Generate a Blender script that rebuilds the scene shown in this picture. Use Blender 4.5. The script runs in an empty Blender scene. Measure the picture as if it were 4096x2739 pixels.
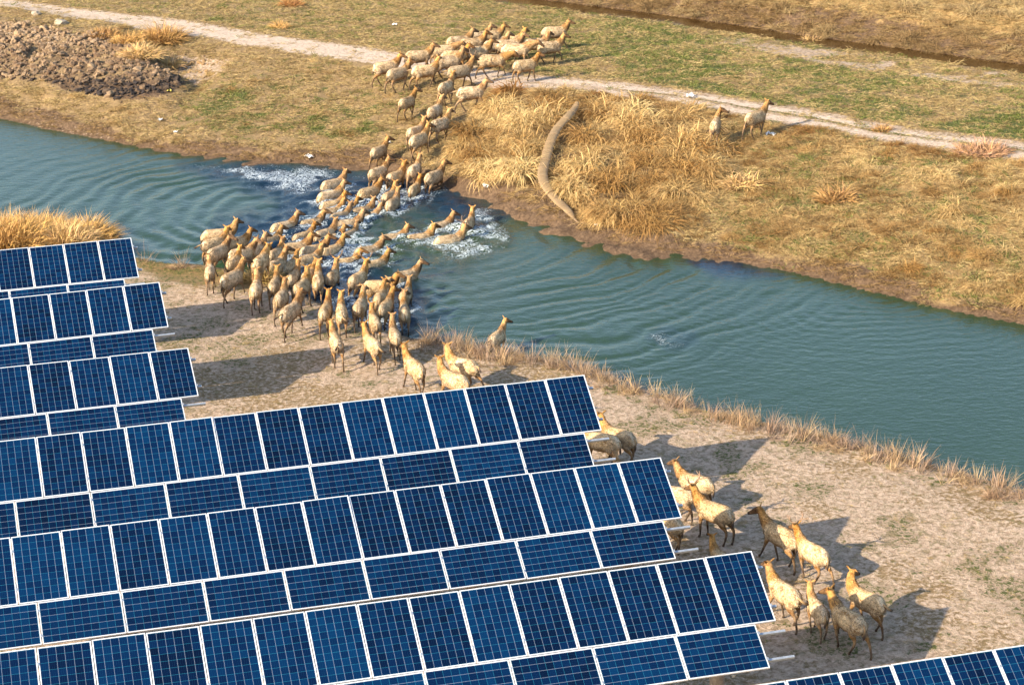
import bpy, math, random
import numpy as np
from mathutils import Matrix, Vector

random.seed(7); rng = np.random.default_rng(11)
sc = bpy.context.scene
C = sc.collection
R = math.radians

# ------------------------------------------------------------------ camera
CAM_H = 22.166
M = np.array([[0.99962437, -0.02740642, 0.0],
              [-0.0095143, -0.34702537, 0.93780748],
              [-0.02570194, -0.93745522, -0.34715577]])     # camera (right, down, forward) -> world
cd = bpy.data.cameras.new('camera'); cam = bpy.data.objects.new('camera', cd); C.objects.link(cam)
cam.matrix_world = Matrix(((M[0][0], -M[0][1], -M[0][2], 0), (M[1][0], -M[1][1], -M[1][2], 0),
                           (M[2][0], -M[2][1], -M[2][2], CAM_H), (0, 0, 0, 1)))
cd.sensor_width = 36.0; cd.lens = 8600 / 4096 * 36; cd.clip_start = 1; cd.clip_end = 5000
sc.camera = cam

# ------------------------------------------------------------------ sky and sun
SUN_AZ, SUN_EL = 34.0, 28.0          # direction the light travels in the ground plane, height of the sun
w = bpy.data.worlds.new('World'); sc.world = w; w.use_nodes = True
nt = w.node_tree; bg = nt.nodes['Background']
sky = nt.nodes.new('ShaderNodeTexSky'); sky.sky_type = 'NISHITA'; sky.sun_disc = False
sx, sy = -math.cos(R(SUN_AZ)), -math.sin(R(SUN_AZ))
sky.sun_elevation = R(SUN_EL); sky.sun_rotation = math.atan2(sx, sy)
sky.air_density = 1.0; sky.dust_density = 1.2
nt.links.new(sky.outputs[0], bg.inputs[0]); bg.inputs[1].default_value = 0.15
sd = bpy.data.lights.new('sun', 'SUN'); so = bpy.data.objects.new('sun', sd); C.objects.link(so)
sd.energy = 5.0; sd.angle = R(0.55); sd.color = (1.0, 0.85, 0.64)
so.rotation_euler = Vector((sx * math.cos(R(SUN_EL)), sy * math.cos(R(SUN_EL)), math.sin(R(SUN_EL)))).to_track_quat('Z', 'Y').to_euler()
so.location = (-30, -10, 60)
sc.view_settings.view_transform = 'Standard'; sc.view_settings.look = 'None'
sc.view_settings.exposure = 1.12; sc.view_settings.gamma = 1.0
sc.view_settings.use_curve_mapping = False
sc.render.engine = 'CYCLES'
sc.cycles.max_bounces = 5; sc.cycles.diffuse_bounces = 2; sc.cycles.glossy_bounces = 2; sc.cycles.transparent_max_bounces = 6

# ------------------------------------------------------------------ measuring: photograph pixel <-> place on the ground
F = 8600.0
def un(x, y, z=0.0):                     # native pixel (4096 wide) to the point at height z
    d = M @ np.array([(x - 2048) / F, (y - 1369.5) / F, 1.0]); k = (z - CAM_H) / d[2]
    return np.array([d[0] * k, d[1] * k, z])
def unD(x, y, z=0.0): return un(x * 1.74670, y * 1.74670, z)
def projD(P):                            # points (n,3) to coordinates of a 2345 px wide view
    q = (P - np.array([0, 0, CAM_H])) @ M
    return np.stack([(2048 + F * q[:, 0] / q[:, 2]) / 1.7467, (1369.5 + F * q[:, 1] / q[:, 2]) / 1.7467], 1)

# ------------------------------------------------------------------ noise
def vnoise(x, y, seed=0):
    xi = np.floor(x).astype(np.int64); yi = np.floor(y).astype(np.int64); xf = x - xi; yf = y - yi
    def h(a, b):
        n = (a * 374761393 + b * 668265263 + seed * 1442695041) & 0xffffffff
        n = ((n ^ (n >> 13)) * 1274126177) & 0xffffffff
        return ((n ^ (n >> 16)) & 0xffff) / 65535.0
    u = xf * xf * (3 - 2 * xf); v = yf * yf * (3 - 2 * yf)
    return (h(xi, yi) * (1 - u) + h(xi + 1, yi) * u) * (1 - v) + (h(xi, yi + 1) * (1 - u) + h(xi + 1, yi + 1) * u) * v
def fbm(x, y, s, o=4, seed=0):
    t = 0; a = .5; f = 1 / s; n = 0
    for k in range(o):
        t = t + a * vnoise(x * f + 17.3 * k, y * f - 9.1 * k, seed + k); n += a; a *= .5; f *= 2.03
    return t / n
def sst(a, b, x):
    t = np.clip((x - a) / (b - a), 0, 1); return t * t * (3 - 2 * t)

# ------------------------------------------------------------------ curves of the place
WZ, RZ, DZ = -0.6, 1.0, 0.15             # river level, track level, ditch water level
def curve(pts, z):
    P = np.array([unD(x, y, z) for x, y in pts]); P = P[np.argsort(P[:, 0])]
    x, y = P[:, 0], P[:, 1]
    sl0 = (y[1] - y[0]) / (x[1] - x[0]); sl1 = (y[-1] - y[-2]) / (x[-1] - x[-2]); sl = (y[-1] - y[0]) / (x[-1] - x[0])
    x = np.concatenate([[x[0] - 400], x, [x[-1] + 400]]); y = np.concatenate([[y[0] - 400 * sl], y, [y[-1] + 400 * sl]])
    return lambda X: np.interp(X, x, y)
far_shore = curve([(0,271),(60,283),(100,294),(160,305),(220,316),(330,338),(430,355),(560,368),(700,376),(820,385),(880,398),(960,418),(1012,427),(1047,428),(1074,440),(1110,450),(1150,464),(1180,486),(1240,513),(1330,538),(1400,558),(1500,580),(1600,590),(1680,600),(1800,620),(1900,642),(2000,668),(2100,692),(2200,714),(2345,742)], WZ)
rim = curve([(0,560),(120,556),(230,572),(300,590),(380,606),(452,612),(530,625),(600,640),(650,665),(700,690),(760,720),(830,752),(940,785),(1000,790),(1100,808),(1180,816),(1300,842),(1400,875),(1500,908),(1600,937),(1700,964),(1800,986),(1900,1010),(2000,1036),(2100,1066),(2200,1092),(2345,1128)], -0.08)
road = curve([(0,12),(150,32),(290,48),(444,66),(615,95),(800,122),(950,145),(1060,165),(1171,188),(1300,195),(1430,207),(1550,222),(1660,238),(1717,250),(1860,272),(2000,300),(2200,330),(2345,347)], RZ)
ditch = curve([(1160,-2),(1300,15),(1500,40),(1717,71),(1853,93),(1988,110),(2123,128),(2230,143),(2345,158)], DZ)

def inpoly(px, py, poly, soft=14.0, warp=0.0):
    """signed softness: 1 inside, 0 outside, soft edge in view units"""
    n = len(poly); ins = np.zeros(px.shape, bool); dmin = np.full(px.shape, 1e9)
    if warp:
        px = px + warp * (fbm(px, py, 40, 3, 5) - .5) * 2; py = py + warp * (fbm(px, py, 30, 3, 8) - .5)
    for i in range(n):
        x1, y1 = poly[i]; x2, y2 = poly[(i + 1) % n]
        c = ((y1 > py) != (y2 > py)) & (px < (x2 - x1) * (py - y1) / (y2 - y1 + 1e-9) + x1); ins ^= c
        dx, dy = x2 - x1, y2 - y1; t = np.clip(((px - x1) * dx + (py - y1) * dy) / (dx * dx + dy * dy + 1e-9), 0, 1)
        dmin = np.minimum(dmin, np.hypot(px - x1 - t * dx, py - y1 - t * dy))
    s = np.where(ins, dmin, -dmin)
    return sst(-soft, soft, s)
NETLINE = [(1322, 262), (1300, 294), (1265, 338), (1249, 388), (1246, 434), (1280, 476), (1316, 512)]
STRAW = [(1060,395),(1050,330),(1120,262),(1150,200),(1300,208),(1420,225),(1540,246),(1640,262),(1700,300),(1650,340),(1640,420),(1600,500),(1480,525),(1340,505),(1200,452)]
GREENL = [(400,250),(470,190),(640,150),(850,165),(950,215),(1000,280),(880,380),(780,340),(620,320),(470,300)]
HEAP = [(-80,60),(0,44),(70,52),(150,70),(260,84),(330,110),(350,150),(400,165),(418,196),(395,215),(330,230),(270,230),(200,212),(110,198),(90,184),(0,182),(-80,170)]
CUT = [(350,150),(400,128),(470,132),(530,142),(490,172),(440,196),(420,180),(380,165)]
def height(X, Y):
    X = np.asarray(X, float); Y = np.asarray(Y, float)
    ym, yf, yr, yd = rim(X), far_shore(X), road(X), ditch(X)
    fine = fbm(X, Y, 1.2, 4, 3) - .5; med = fbm(X, Y, 6, 3, 9) - .5
    # near bank
    soft = sst(-8.5, -5.5, X) * (1 - sst(-2.6, -1.4, X)) * .0 + sst(-12, -10.5, X) * (1 - sst(-1.6, -.4, X))   # trodden entry of the herd
    wdt = 1.0 + 1.6 * soft
    a = (Y - ym) / wdt
    near = 0.10 * med + 0.05 * fine - 0.06 * sst(-2.5, 0, Y - ym)
    bank = near * (1 - sst(0, 1, a)) + (WZ - .28) * sst(0, 1, a)
    bed = WZ - .28 - .6 * sst(1, 6, Y - ym)
    h = np.where(a < 1, bank, bed)
    s = Y - yf
    W = np.maximum(yr - 1.5 - yf, 3)
    up = WZ + .0 + .30 * sst(0, .7, s) + (RZ - WZ - .30) * np.clip((s - .5) / (W - .5), 0, 1) ** .85
    up = up + .22 * fine * sst(.3, 2.5, s) * (1 - sst(W - 2, W, s)) + .2 * med * sst(1, 4, s) * (1 - sst(W - 3, W - .5, s)) + .05 * (fbm(X, Y, .35, 3, 21) - .5) * sst(-.1, .5, s) * (1 - sst(W - 2, W, s))
    dn = WZ - .9 * sst(0, 4, -s)
    far = np.where(s > 0, up, dn)
    # beyond the track
    t = Y - (yr + 1.6); L = np.maximum(yd - 1.5 - (yr + 1.6), 2)
    q = np.clip(t / L, 0, 1)
    b = RZ - .12 * sst(0, .15, q) - .64 * sst(.2, 1, q) + .15 * med * sst(0, .2, q) * (1 - sst(.85, .97, q)) + .06 * fine * sst(0, .1, q) * (1 - sst(.9, 1, q))
    e = Y - yd
    dd = np.where(e < 0, .24 - (.24 - DZ + .30) * sst(-1.5, -1.2, e), (DZ - .30) + .40 * sst(.6, 1.1, e) + 1.3 * sst(1.0, 5.5, e) + .35 * fine * sst(.8, 2.5, e) + .4 * med * sst(1, 4, e))
    b = np.where(t < L, b, dd)
    far = np.where(t > 0, b, far)
    h = np.where(Y > (ym + yf) * .5, far, h)
    P = np.stack([X.ravel(), Y.ravel(), np.full(X.size, .6)], 1); D = projD(P)
    hp = inpoly(D[:, 0], D[:, 1] , [(a_, b_ + 0) for a_, b_ in HEAP], 26).reshape(X.shape)
    ok = (Y > 60) & (X < 0)
    h = h + np.where(ok, hp * (.35 + .5 * (fbm(X, Y, .9, 4, 33) - .35)), 0)
    sm = inpoly(D[:, 0], D[:, 1], STRAW, 22, 20).reshape(X.shape) * ((Y > 60) & (Y < yr - 1.6))
    rs = sst(1600, 1750, D[:, 0]).reshape(X.shape) * ((Y > yf + 2) & (Y < yr - 2))
    rd_ = np.abs(fbm(X + .35 * Y, Y, 1.5, 3, 44) - .5) * 2
    h = h + (sm + .35 * rs) * (.55 * (.45 - rd_) + .30 * (fbm(X, Y, .55, 2, 45) - .5))
    cp = inpoly(D[:, 0], D[:, 1], CUT, 16).reshape(X.shape)
    h = h - np.where(ok, cp * .45, 0)
    return h

# ------------------------------------------------------------------ node helpers
def mat(name):
    m = bpy.data.materials.new(name); m.use_nodes = True
    t = m.node_tree; return m, t, t.nodes['Principled BSDF']
def N(t, kind, **kw):
    n = t.nodes.new(kind)
    for k, v in kw.items():
        if k.startswith('i_'):
            key = k[2:]; key = int(key) if key.isdigit() else key
            n.inputs[key].default_value = v
        else: setattr(n, k, v)
    return n
def L(t, a, b): t.links.new(a, b)
def mixc(t, fac, a, b, mode='MIX'):
    n = t.nodes.new('ShaderNodeMix'); n.data_type = 'RGBA'; n.blend_type = mode
    for s, v in ((n.inputs[0], fac), (n.inputs[6], a), (n.inputs[7], b)):
        if hasattr(v, 'is_linked') or isinstance(v, bpy.types.NodeSocket): t.links.new(v, s)
        elif isinstance(v, (int, float)): s.default_value = v
        else: s.default_value = (*v, 1)
    return n.outputs[2]
def math_(t, op, a, b=0.0, c=None):
    n = t.nodes.new('ShaderNodeMath'); n.operation = op
    for i, v in enumerate((a, b, c)):
        if v is None: continue
        if isinstance(v, bpy.types.NodeSocket): t.links.new(v, n.inputs[i])
        else: n.inputs[i].default_value = v
    return n.outputs[0]
def ramp(t, fac, stops):
    n = t.nodes.new('ShaderNodeValToRGB'); t.links.new(fac, n.inputs[0]); e = n.color_ramp.elements
    while len(e) < len(stops): e.new(.5)
    for k, (p, c) in enumerate(stops):
        e[k].position = p; e[k].color = (*c, 1) if len(c) == 3 else c
    return n.outputs[0]
def noise(t, vec, scale, detail=4, rough=.6, dist=0):
    n = N(t, 'ShaderNodeTexNoise'); n.inputs['Scale'].default_value = scale; n.inputs['Detail'].default_value = detail
    n.inputs['Roughness'].default_value = rough; n.inputs['Distortion'].default_value = dist
    if vec is not None: L(t, vec, n.inputs['Vector'])
    return n.outputs['Fac']
def bump(t, h, strength, dist, bsdf):
    b = N(t, 'ShaderNodeBump'); b.inputs['Strength'].default_value = strength; b.inputs['Distance'].default_value = dist
    L(t, h, b.inputs['Height']); L(t, b.outputs[0], bsdf.inputs['Normal']); return b

def mesh_obj(name, verts, faces, material=None, parent=None, smooth=False, link=True):
    me = bpy.data.meshes.new(name)
    me.from_pydata([tuple(v) for v in verts], [], faces) if not isinstance(verts, np.ndarray) else me.from_pydata(verts.tolist(), [], faces if isinstance(faces, list) else faces.tolist())
    if material: me.materials.append(material)
    if smooth: me.polygons.foreach_set('use_smooth', [True] * len(me.polygons))
    me.update()
    o = bpy.data.objects.new(name, me)
    if link: C.objects.link(o)
    if parent: o.parent = parent
    return o
def tag(o, label=None, cat=None, group=None, kind=None):
    if label: o['label'] = label
    if cat: o['category'] = cat
    if group: o['group'] = group
    if kind: o['kind'] = kind
    return o
def empty(name, loc=(0, 0, 0)):
    o = bpy.data.objects.new(name, None); C.objects.link(o); o.location = loc; o.empty_display_size = .2; return o

def grid_mesh(name, xs, ys, Z, keep=None):
    nx, ny = len(xs), len(ys)
    X, Y = np.meshgrid(xs, ys)
    co = np.stack([X.ravel(), Y.ravel(), Z.ravel()], 1).astype(np.float32)
    i = np.arange((nx - 1) * (ny - 1)); r, c = i // (nx - 1), i % (nx - 1); a = r * nx + c
    f = np.stack([a, a + 1, a + nx + 1, a + nx], 1)
    if keep is not None:
        k = keep.ravel(); f = f[k[f].any(1)]
    me = bpy.data.meshes.new(name)
    me.vertices.add(len(co)); me.vertices.foreach_set('co', co.ravel())
    me.loops.add(f.size); me.loops.foreach_set('vertex_index', f.ravel().astype(np.int32))
    me.polygons.add(len(f)); me.polygons.foreach_set('loop_start', (np.arange(len(f)) * 4).astype(np.int32))
    me.polygons.foreach_set('use_smooth', np.ones(len(f), bool))
    me.update(calc_edges=True); me.validate()
    return me, X, Y
def color_attr(me, name, data):
    at = me.color_attributes.new(name, 'FLOAT_COLOR', 'POINT'); at.data.foreach_set('color', data.astype(np.float32).ravel())

# ------------------------------------------------------------------ ground cover by place
def zones(X, Y, H):
    """weights (sand, green, mud, straw) of the ground at a place"""
    P = np.stack([X, Y, H], 1); D = projD(P); dx, dy = D[:, 0], D[:, 1]
    ym, yf, yr, yd = rim(X), far_shore(X), road(X), ditch(X)
    n1 = fbm(X, Y, 2.2, 4, 40); n2 = fbm(X, Y, .7, 3, 50); n3 = fbm(X, Y, 7, 3, 60)
    sand = np.zeros_like(X); green = np.zeros_like(X); mud = np.zeros_like(X); straw = np.zeros_like(X)
    near = Y < ym + .2
    # near bank: pale trodden sand with thin green
    s = sst(.35, .62, n1 + .25 * (n2 - .5)) * .55 + .45
    g = sst(.50, .64, n1 * .45 + n2 * .55) * .5
    g += .42 * inpoly(dx, dy, [(420,800),(560,770),(700,790),(650,850),(450,850)], 40, 30)
    g += .40 * inpoly(dx, dy, [(1980,1330),(2100,1290),(2345,1330),(2400,1480),(2100,1500)], 50, 50) * sst(.4, .6, n1)
    g += .35 * inpoly(dx, dy, [(300,640),(460,610),(480,660),(330,720)], 25, 20)
    g += .75 * sst(-1.6, -1.0, Y - ym + (n2 - .5)) * (1 - sst(-.8, -.45, Y - ym)) * sst(-.6, .4, X) * sst(.38, .58, n1 * .5 + n3 * .5)
    lw = sst(-2.4, -.6, Y - ym) * (1 - sst(-8.6, -7.2, X)) * .9
    g += lw * .5
    sand = np.where(near, np.clip(s * (1 - .7 * lw), 0, 1), sand); green = np.where(near, np.clip(g, 0, .50), green)
    straw = np.where(near, .35 * sst(-1, 0, Y - ym) + lw * .7, straw)
    mud = np.where((Y > ym) & (Y < ym + 2.5), .55, mud)
    # far slope
    q = (Y > yf - 3) & (Y < yr - 1.0)
    s_ = Y - yf
    st = inpoly(dx, dy, STRAW, 26, 22)
    gl = inpoly(dx, dy, GREENL, 60, 50)
    rt = sst(1560, 1720, dx)
    m_ = 1 - sst(.3, 1.7, s_ + 1.4 * (n1 - .5) * 2)
    gg = np.clip(gl * (.12 + .62 * sst(.42, .62, n1 * .5 + n2 * .5)) + rt * .55 * sst(.44, .60, n1 * .35 + n3 * .3 + n2 * .35), 0, 1)
    mud = np.where(q, np.clip(m_ + .55 * st, 0, 1), mud)  # under the straw mass, the mud tone paints in shade between clumps
    green = np.where(q, gg * (1 - m_) * (1 - st), green)
    straw = np.where(q, np.clip(.35 + st * .65 + .3 * rt, 0, 1) * (1 - m_), straw)
    sand = np.where(q, .15 * (1 - m_) * sst(.5, .7, n3) + .3 * (1 - sst(.2, .9, s_)) * sst(1100, 1300, 1345 - np.abs(dx - 150)), sand)
    # track: two wheel bands, a grass strip in between at the right
    e = Y - yr + .45 * (n1 - .5) * 2
    onr = np.exp(-(e / 1.45) ** 4)
    strip = np.exp(-((e - .15) / .32) ** 2) * sst(1150, 1500, dx) * sst(.30, .5, n1 + .1) + .8 * np.exp(-((e) / .25) ** 2) * sst(.55, .62, n3) * (1 - sst(1000, 1200, dx))
    f = (Y > yr - 3) & (Y < yr + 3.2)
    sand = np.where(f, np.maximum(sand, onr * (1 - .85 * strip) * 1.6), sand)
    straw = np.where(f, straw * (1 - onr), straw); green = np.where(f, np.clip(green * (1 - onr) + strip * .6, 0, 1), green); mud = np.where(f, mud * (1 - onr), mud)
    # meadow beyond the track
    b = (Y >= yr + 1.2) & (Y < yd)
    u = np.clip((Y - yr) / np.maximum(yd - yr, 1), 0, 1)
    gr = .50 + .5 * sst(900, 1500, dx) - .25 * sst(400, 0, dx)
    gm = gr * sst(.34, .60, n1 * .4 + n3 * .3 + n2 * .3) * .85
    sr = sst(.6, .75, u) * (1 - sst(.85, .95, u)) * sst(1500, 1800, dx) * sst(.40, .55, n1) + .35 * sst(.55, .68, n3) * (1 - sst(1300, 1500, dx))
    w_ = sst(1.2, 2.4, Y - yr)
    green = np.where(b, np.maximum(green * (1 - w_), gm * w_ * (1 - .7 * sr)), green)
    sand = np.where(b, np.maximum(sand, sr * .8), sand); straw = np.where(b, .3 * w_, straw); mud = np.where(b, 0, mud)
    c = Y >= yd
    br = 1 - sst(2.0, 5.0, Y - yd + 2 * (n1 - .5))
    mud = np.where(c, br * .8, mud); straw = np.where(c, np.clip(.9 - br * .5, 0, 1), straw); green = np.where(c, .35 * sst(.55, .65, n3) * (1 - br), green); sand = np.where(c, 0, sand)
    hp = inpoly(dx, dy, HEAP, 12, 14) * ((Y > 60) & (X < 0))
    ct = inpoly(dx, dy, CUT, 10, 10) * ((Y > 60) & (X < 0))
    for a_ in (green, straw): a_ *= (1 - hp) * (1 - ct)
    mud = mud * (1 - hp) + hp * (.45 + .5 * sst(165, 215, dy)); sand = sand * (1 - hp) * (1 - ct) + hp * .45 * (1 - sst(60, 190, dy)) + ct * .8
    return np.clip(sand, 0, 1), np.clip(green, 0, 1), np.clip(mud, 0, 1), np.clip(straw, 0, 1), D, hp

def track(X, Y):
    dx = projD(np.stack([X, Y, np.full(len(X), RZ)], 1))[:, 0]; e = Y - road(X); n1 = fbm(X, Y, 2.2, 4, 40)
    e = e + .5 * (n1 - .5)
    rt = sst(1050, 1350, dx)
    ruts = np.maximum(np.exp(-((e - .62) / .42) ** 2), np.exp(-((e + .72) / .50) ** 2))
    full = np.exp(-(e / 1.45) ** 4)
    return np.clip((ruts * rt * .95 + full * (1 - rt)) * (.75 + .5 * (fbm(X, Y * 2, 1.1, 3, 130))), 0, 1)
# ------------------------------------------------------------------ ground
def ground_material():
    m, t, b = mat('earth_and_turf')
    at = N(t, 'ShaderNodeVertexColor', layer_name='zone'); sep = N(t, 'ShaderNodeSeparateColor'); L(t, at.outputs[0], sep.inputs[0])
    tc = N(t, 'ShaderNodeTexCoord').outputs['Object']
    st = N(t, 'ShaderNodeMapping'); st.inputs['Scale'].default_value = (1, 1.0, 1); L(t, tc, st.inputs[0]); v = st.outputs[0]
    nA = noise(t, v, 1.7, 8, .68); nB = noise(t, v, 7.5, 6, .72, .4); nC = noise(t, v, 28, 4, .7)
    dry = ramp(t, nB, [(.30, (.13, .085, .040)), (.5, (.24, .16, .080)), (.72, (.37, .26, .135))])
    dry = mixc(t, math_(t, 'MULTIPLY', nC, .5), dry, (.42, .30, .16))
    sandc = ramp(t, nB, [(.34, (.24, .165, .105)), (.45, (.44, .32, .225)), (.62, (.62, .475, .355))])
    greenc = ramp(t, nC, [(.34, (.040, .050, .014)), (.5, (.085, .100, .028)), (.66, (.20, .19, .07))])
    mudc = ramp(t, nB, [(.30, (.060, .038, .024)), (.5, (.14, .090, .055)), (.70, (.25, .165, .10))])
    strawc = ramp(t, nB, [(.30, (.16, .095, .038)), (.5, (.32, .205, .085)), (.70, (.50, .35, .165))])
    def cut(ch, lo, hi, nz):
        s = math_(t, 'ADD', ch, math_(t, 'MULTIPLY', math_(t, 'SUBTRACT', nz, .5), 1.5))
        mr = N(t, 'ShaderNodeMapRange', interpolation_type='SMOOTHSTEP'); L(t, s, mr.inputs[0]); mr.inputs[1].default_value = lo; mr.inputs[2].default_value = hi
        return mr.outputs[0]
    col = mixc(t, cut(at.outputs[1], .35, .6, nB), dry, strawc)
    col = mixc(t, cut(sep.outputs[2], .35, .65, nA), col, mudc)
    col = mixc(t, cut(sep.outputs[0], .36, .62, nB), col, sandc)
    col = mixc(t, cut(sep.outputs[1], .42, .62, nB), col, greenc)
    z2 = N(t, 'ShaderNodeVertexColor', layer_name='track'); n5 = noise(t, v, 4.2, 6, .75, .8)
    spk = N(t, 'ShaderNodeMapRange', interpolation_type='SMOOTHSTEP'); L(t, n5, spk.inputs[0]); spk.inputs[1].default_value = .51; spk.inputs[2].default_value = .57
    col = mixc(t, math_(t, 'MULTIPLY', spk.outputs[0], math_(t, 'MULTIPLY', sep.outputs[0], .62)), col, (.15, .125, .050))
    trc = ramp(t, nB, [(.32, (.30, .22, .155)), (.45, (.54, .42, .32)), (.66, (.70, .57, .45))])
    col = mixc(t, cut(z2.outputs[0], .40, .62, nB), col, trc)
    L(t, col, b.inputs['Base Color']); b.inputs['Roughness'].default_value = .95; b.inputs['Specular IOR Level'].default_value = .15
    hgt = math_(t, 'ADD', math_(t, 'MULTIPLY', nB, .75), math_(t, 'MULTIPLY', nC, .35))
    bump(t, hgt, 1.0, .14, b)
    return m
GM = ground_material()
xs = np.arange(-36, 38.01, .19); ys = np.arange(30, 128.01, .19)
XX, YY = np.meshgrid(xs, ys); HH = height(XX, YY)
me, _, _ = grid_mesh('ground', xs, ys, HH)
sa, gr, mu, stw, _, _ = zones(XX.ravel(), YY.ravel(), HH.ravel())
color_attr(me, 'zone', np.stack([sa, gr, mu, stw], 1)); tk_ = track(XX.ravel(), YY.ravel()); color_attr(me, 'track', np.stack([tk_] * 4, 1)); me.materials.append(GM)
ground = bpy.data.objects.new('ground', me); C.objects.link(ground); tag(ground, kind='structure')
# wider land around the detailed sheet (same profile, coarser), a hole is left for the sheet
def outer():
    ax = np.concatenate([np.linspace(-1500, -120, 12), np.linspace(-100, -36, 24), np.arange(-34, 37, 2.0), np.linspace(38, 100, 24), np.linspace(120, 1500, 12)])
    ay = np.concatenate([np.linspace(-1500, -60, 10), np.linspace(-50, 30, 24), np.arange(32, 127, 2.0), np.linspace(128, 200, 24), np.linspace(230, 2500, 14)])
    X, Y = np.meshgrid(ax, ay); Z = height(X, Y)
    me, _, _ = grid_mesh('terrain', ax, ay, Z)
    co = np.empty(len(me.vertices) * 3, np.float32); me.vertices.foreach_get('co', co); co = co.reshape(-1, 3)
    import bmesh
    bm = bmesh.new(); bm.from_mesh(me)
    dl = [f for f in bm.faces if -36.5 < f.calc_center_median().x < 38.5 and 29.5 < f.calc_center_median().y < 128.5]
    bmesh.ops.delete(bm, geom=dl, context='FACES'); bm.to_mesh(me); bm.free()
    co = np.empty(len(me.vertices) * 3, np.float32); me.vertices.foreach_get('co', co); co = co.reshape(-1, 3).astype(float)
    a = zones(co[:, 0], co[:, 1], co[:, 2]); color_attr(me, 'zone', np.stack(a[:4], 1)); tk_ = track(co[:, 0], co[:, 1]); color_attr(me, 'track', np.stack([tk_] * 4, 1)); me.materials.append(GM)
    o = bpy.data.objects.new('terrain', me); C.objects.link(o); tag(o, kind='structure')
outer()

# ------------------------------------------------------------------ deer list (needed first: the water reacts to them)
FR = {'a': (1400, 40, 2.345), 'b': (1200, 600, 2.6056), 'c': (760, 860, 3.35), 'd': (1060, 1140, 2.6056), 'e': (2300, 1600, 3.35),
      'f': (2900, 1900, 1.869), 'g': (2600, 340, 2.8), 'n': (0, 0, 1)}
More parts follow.
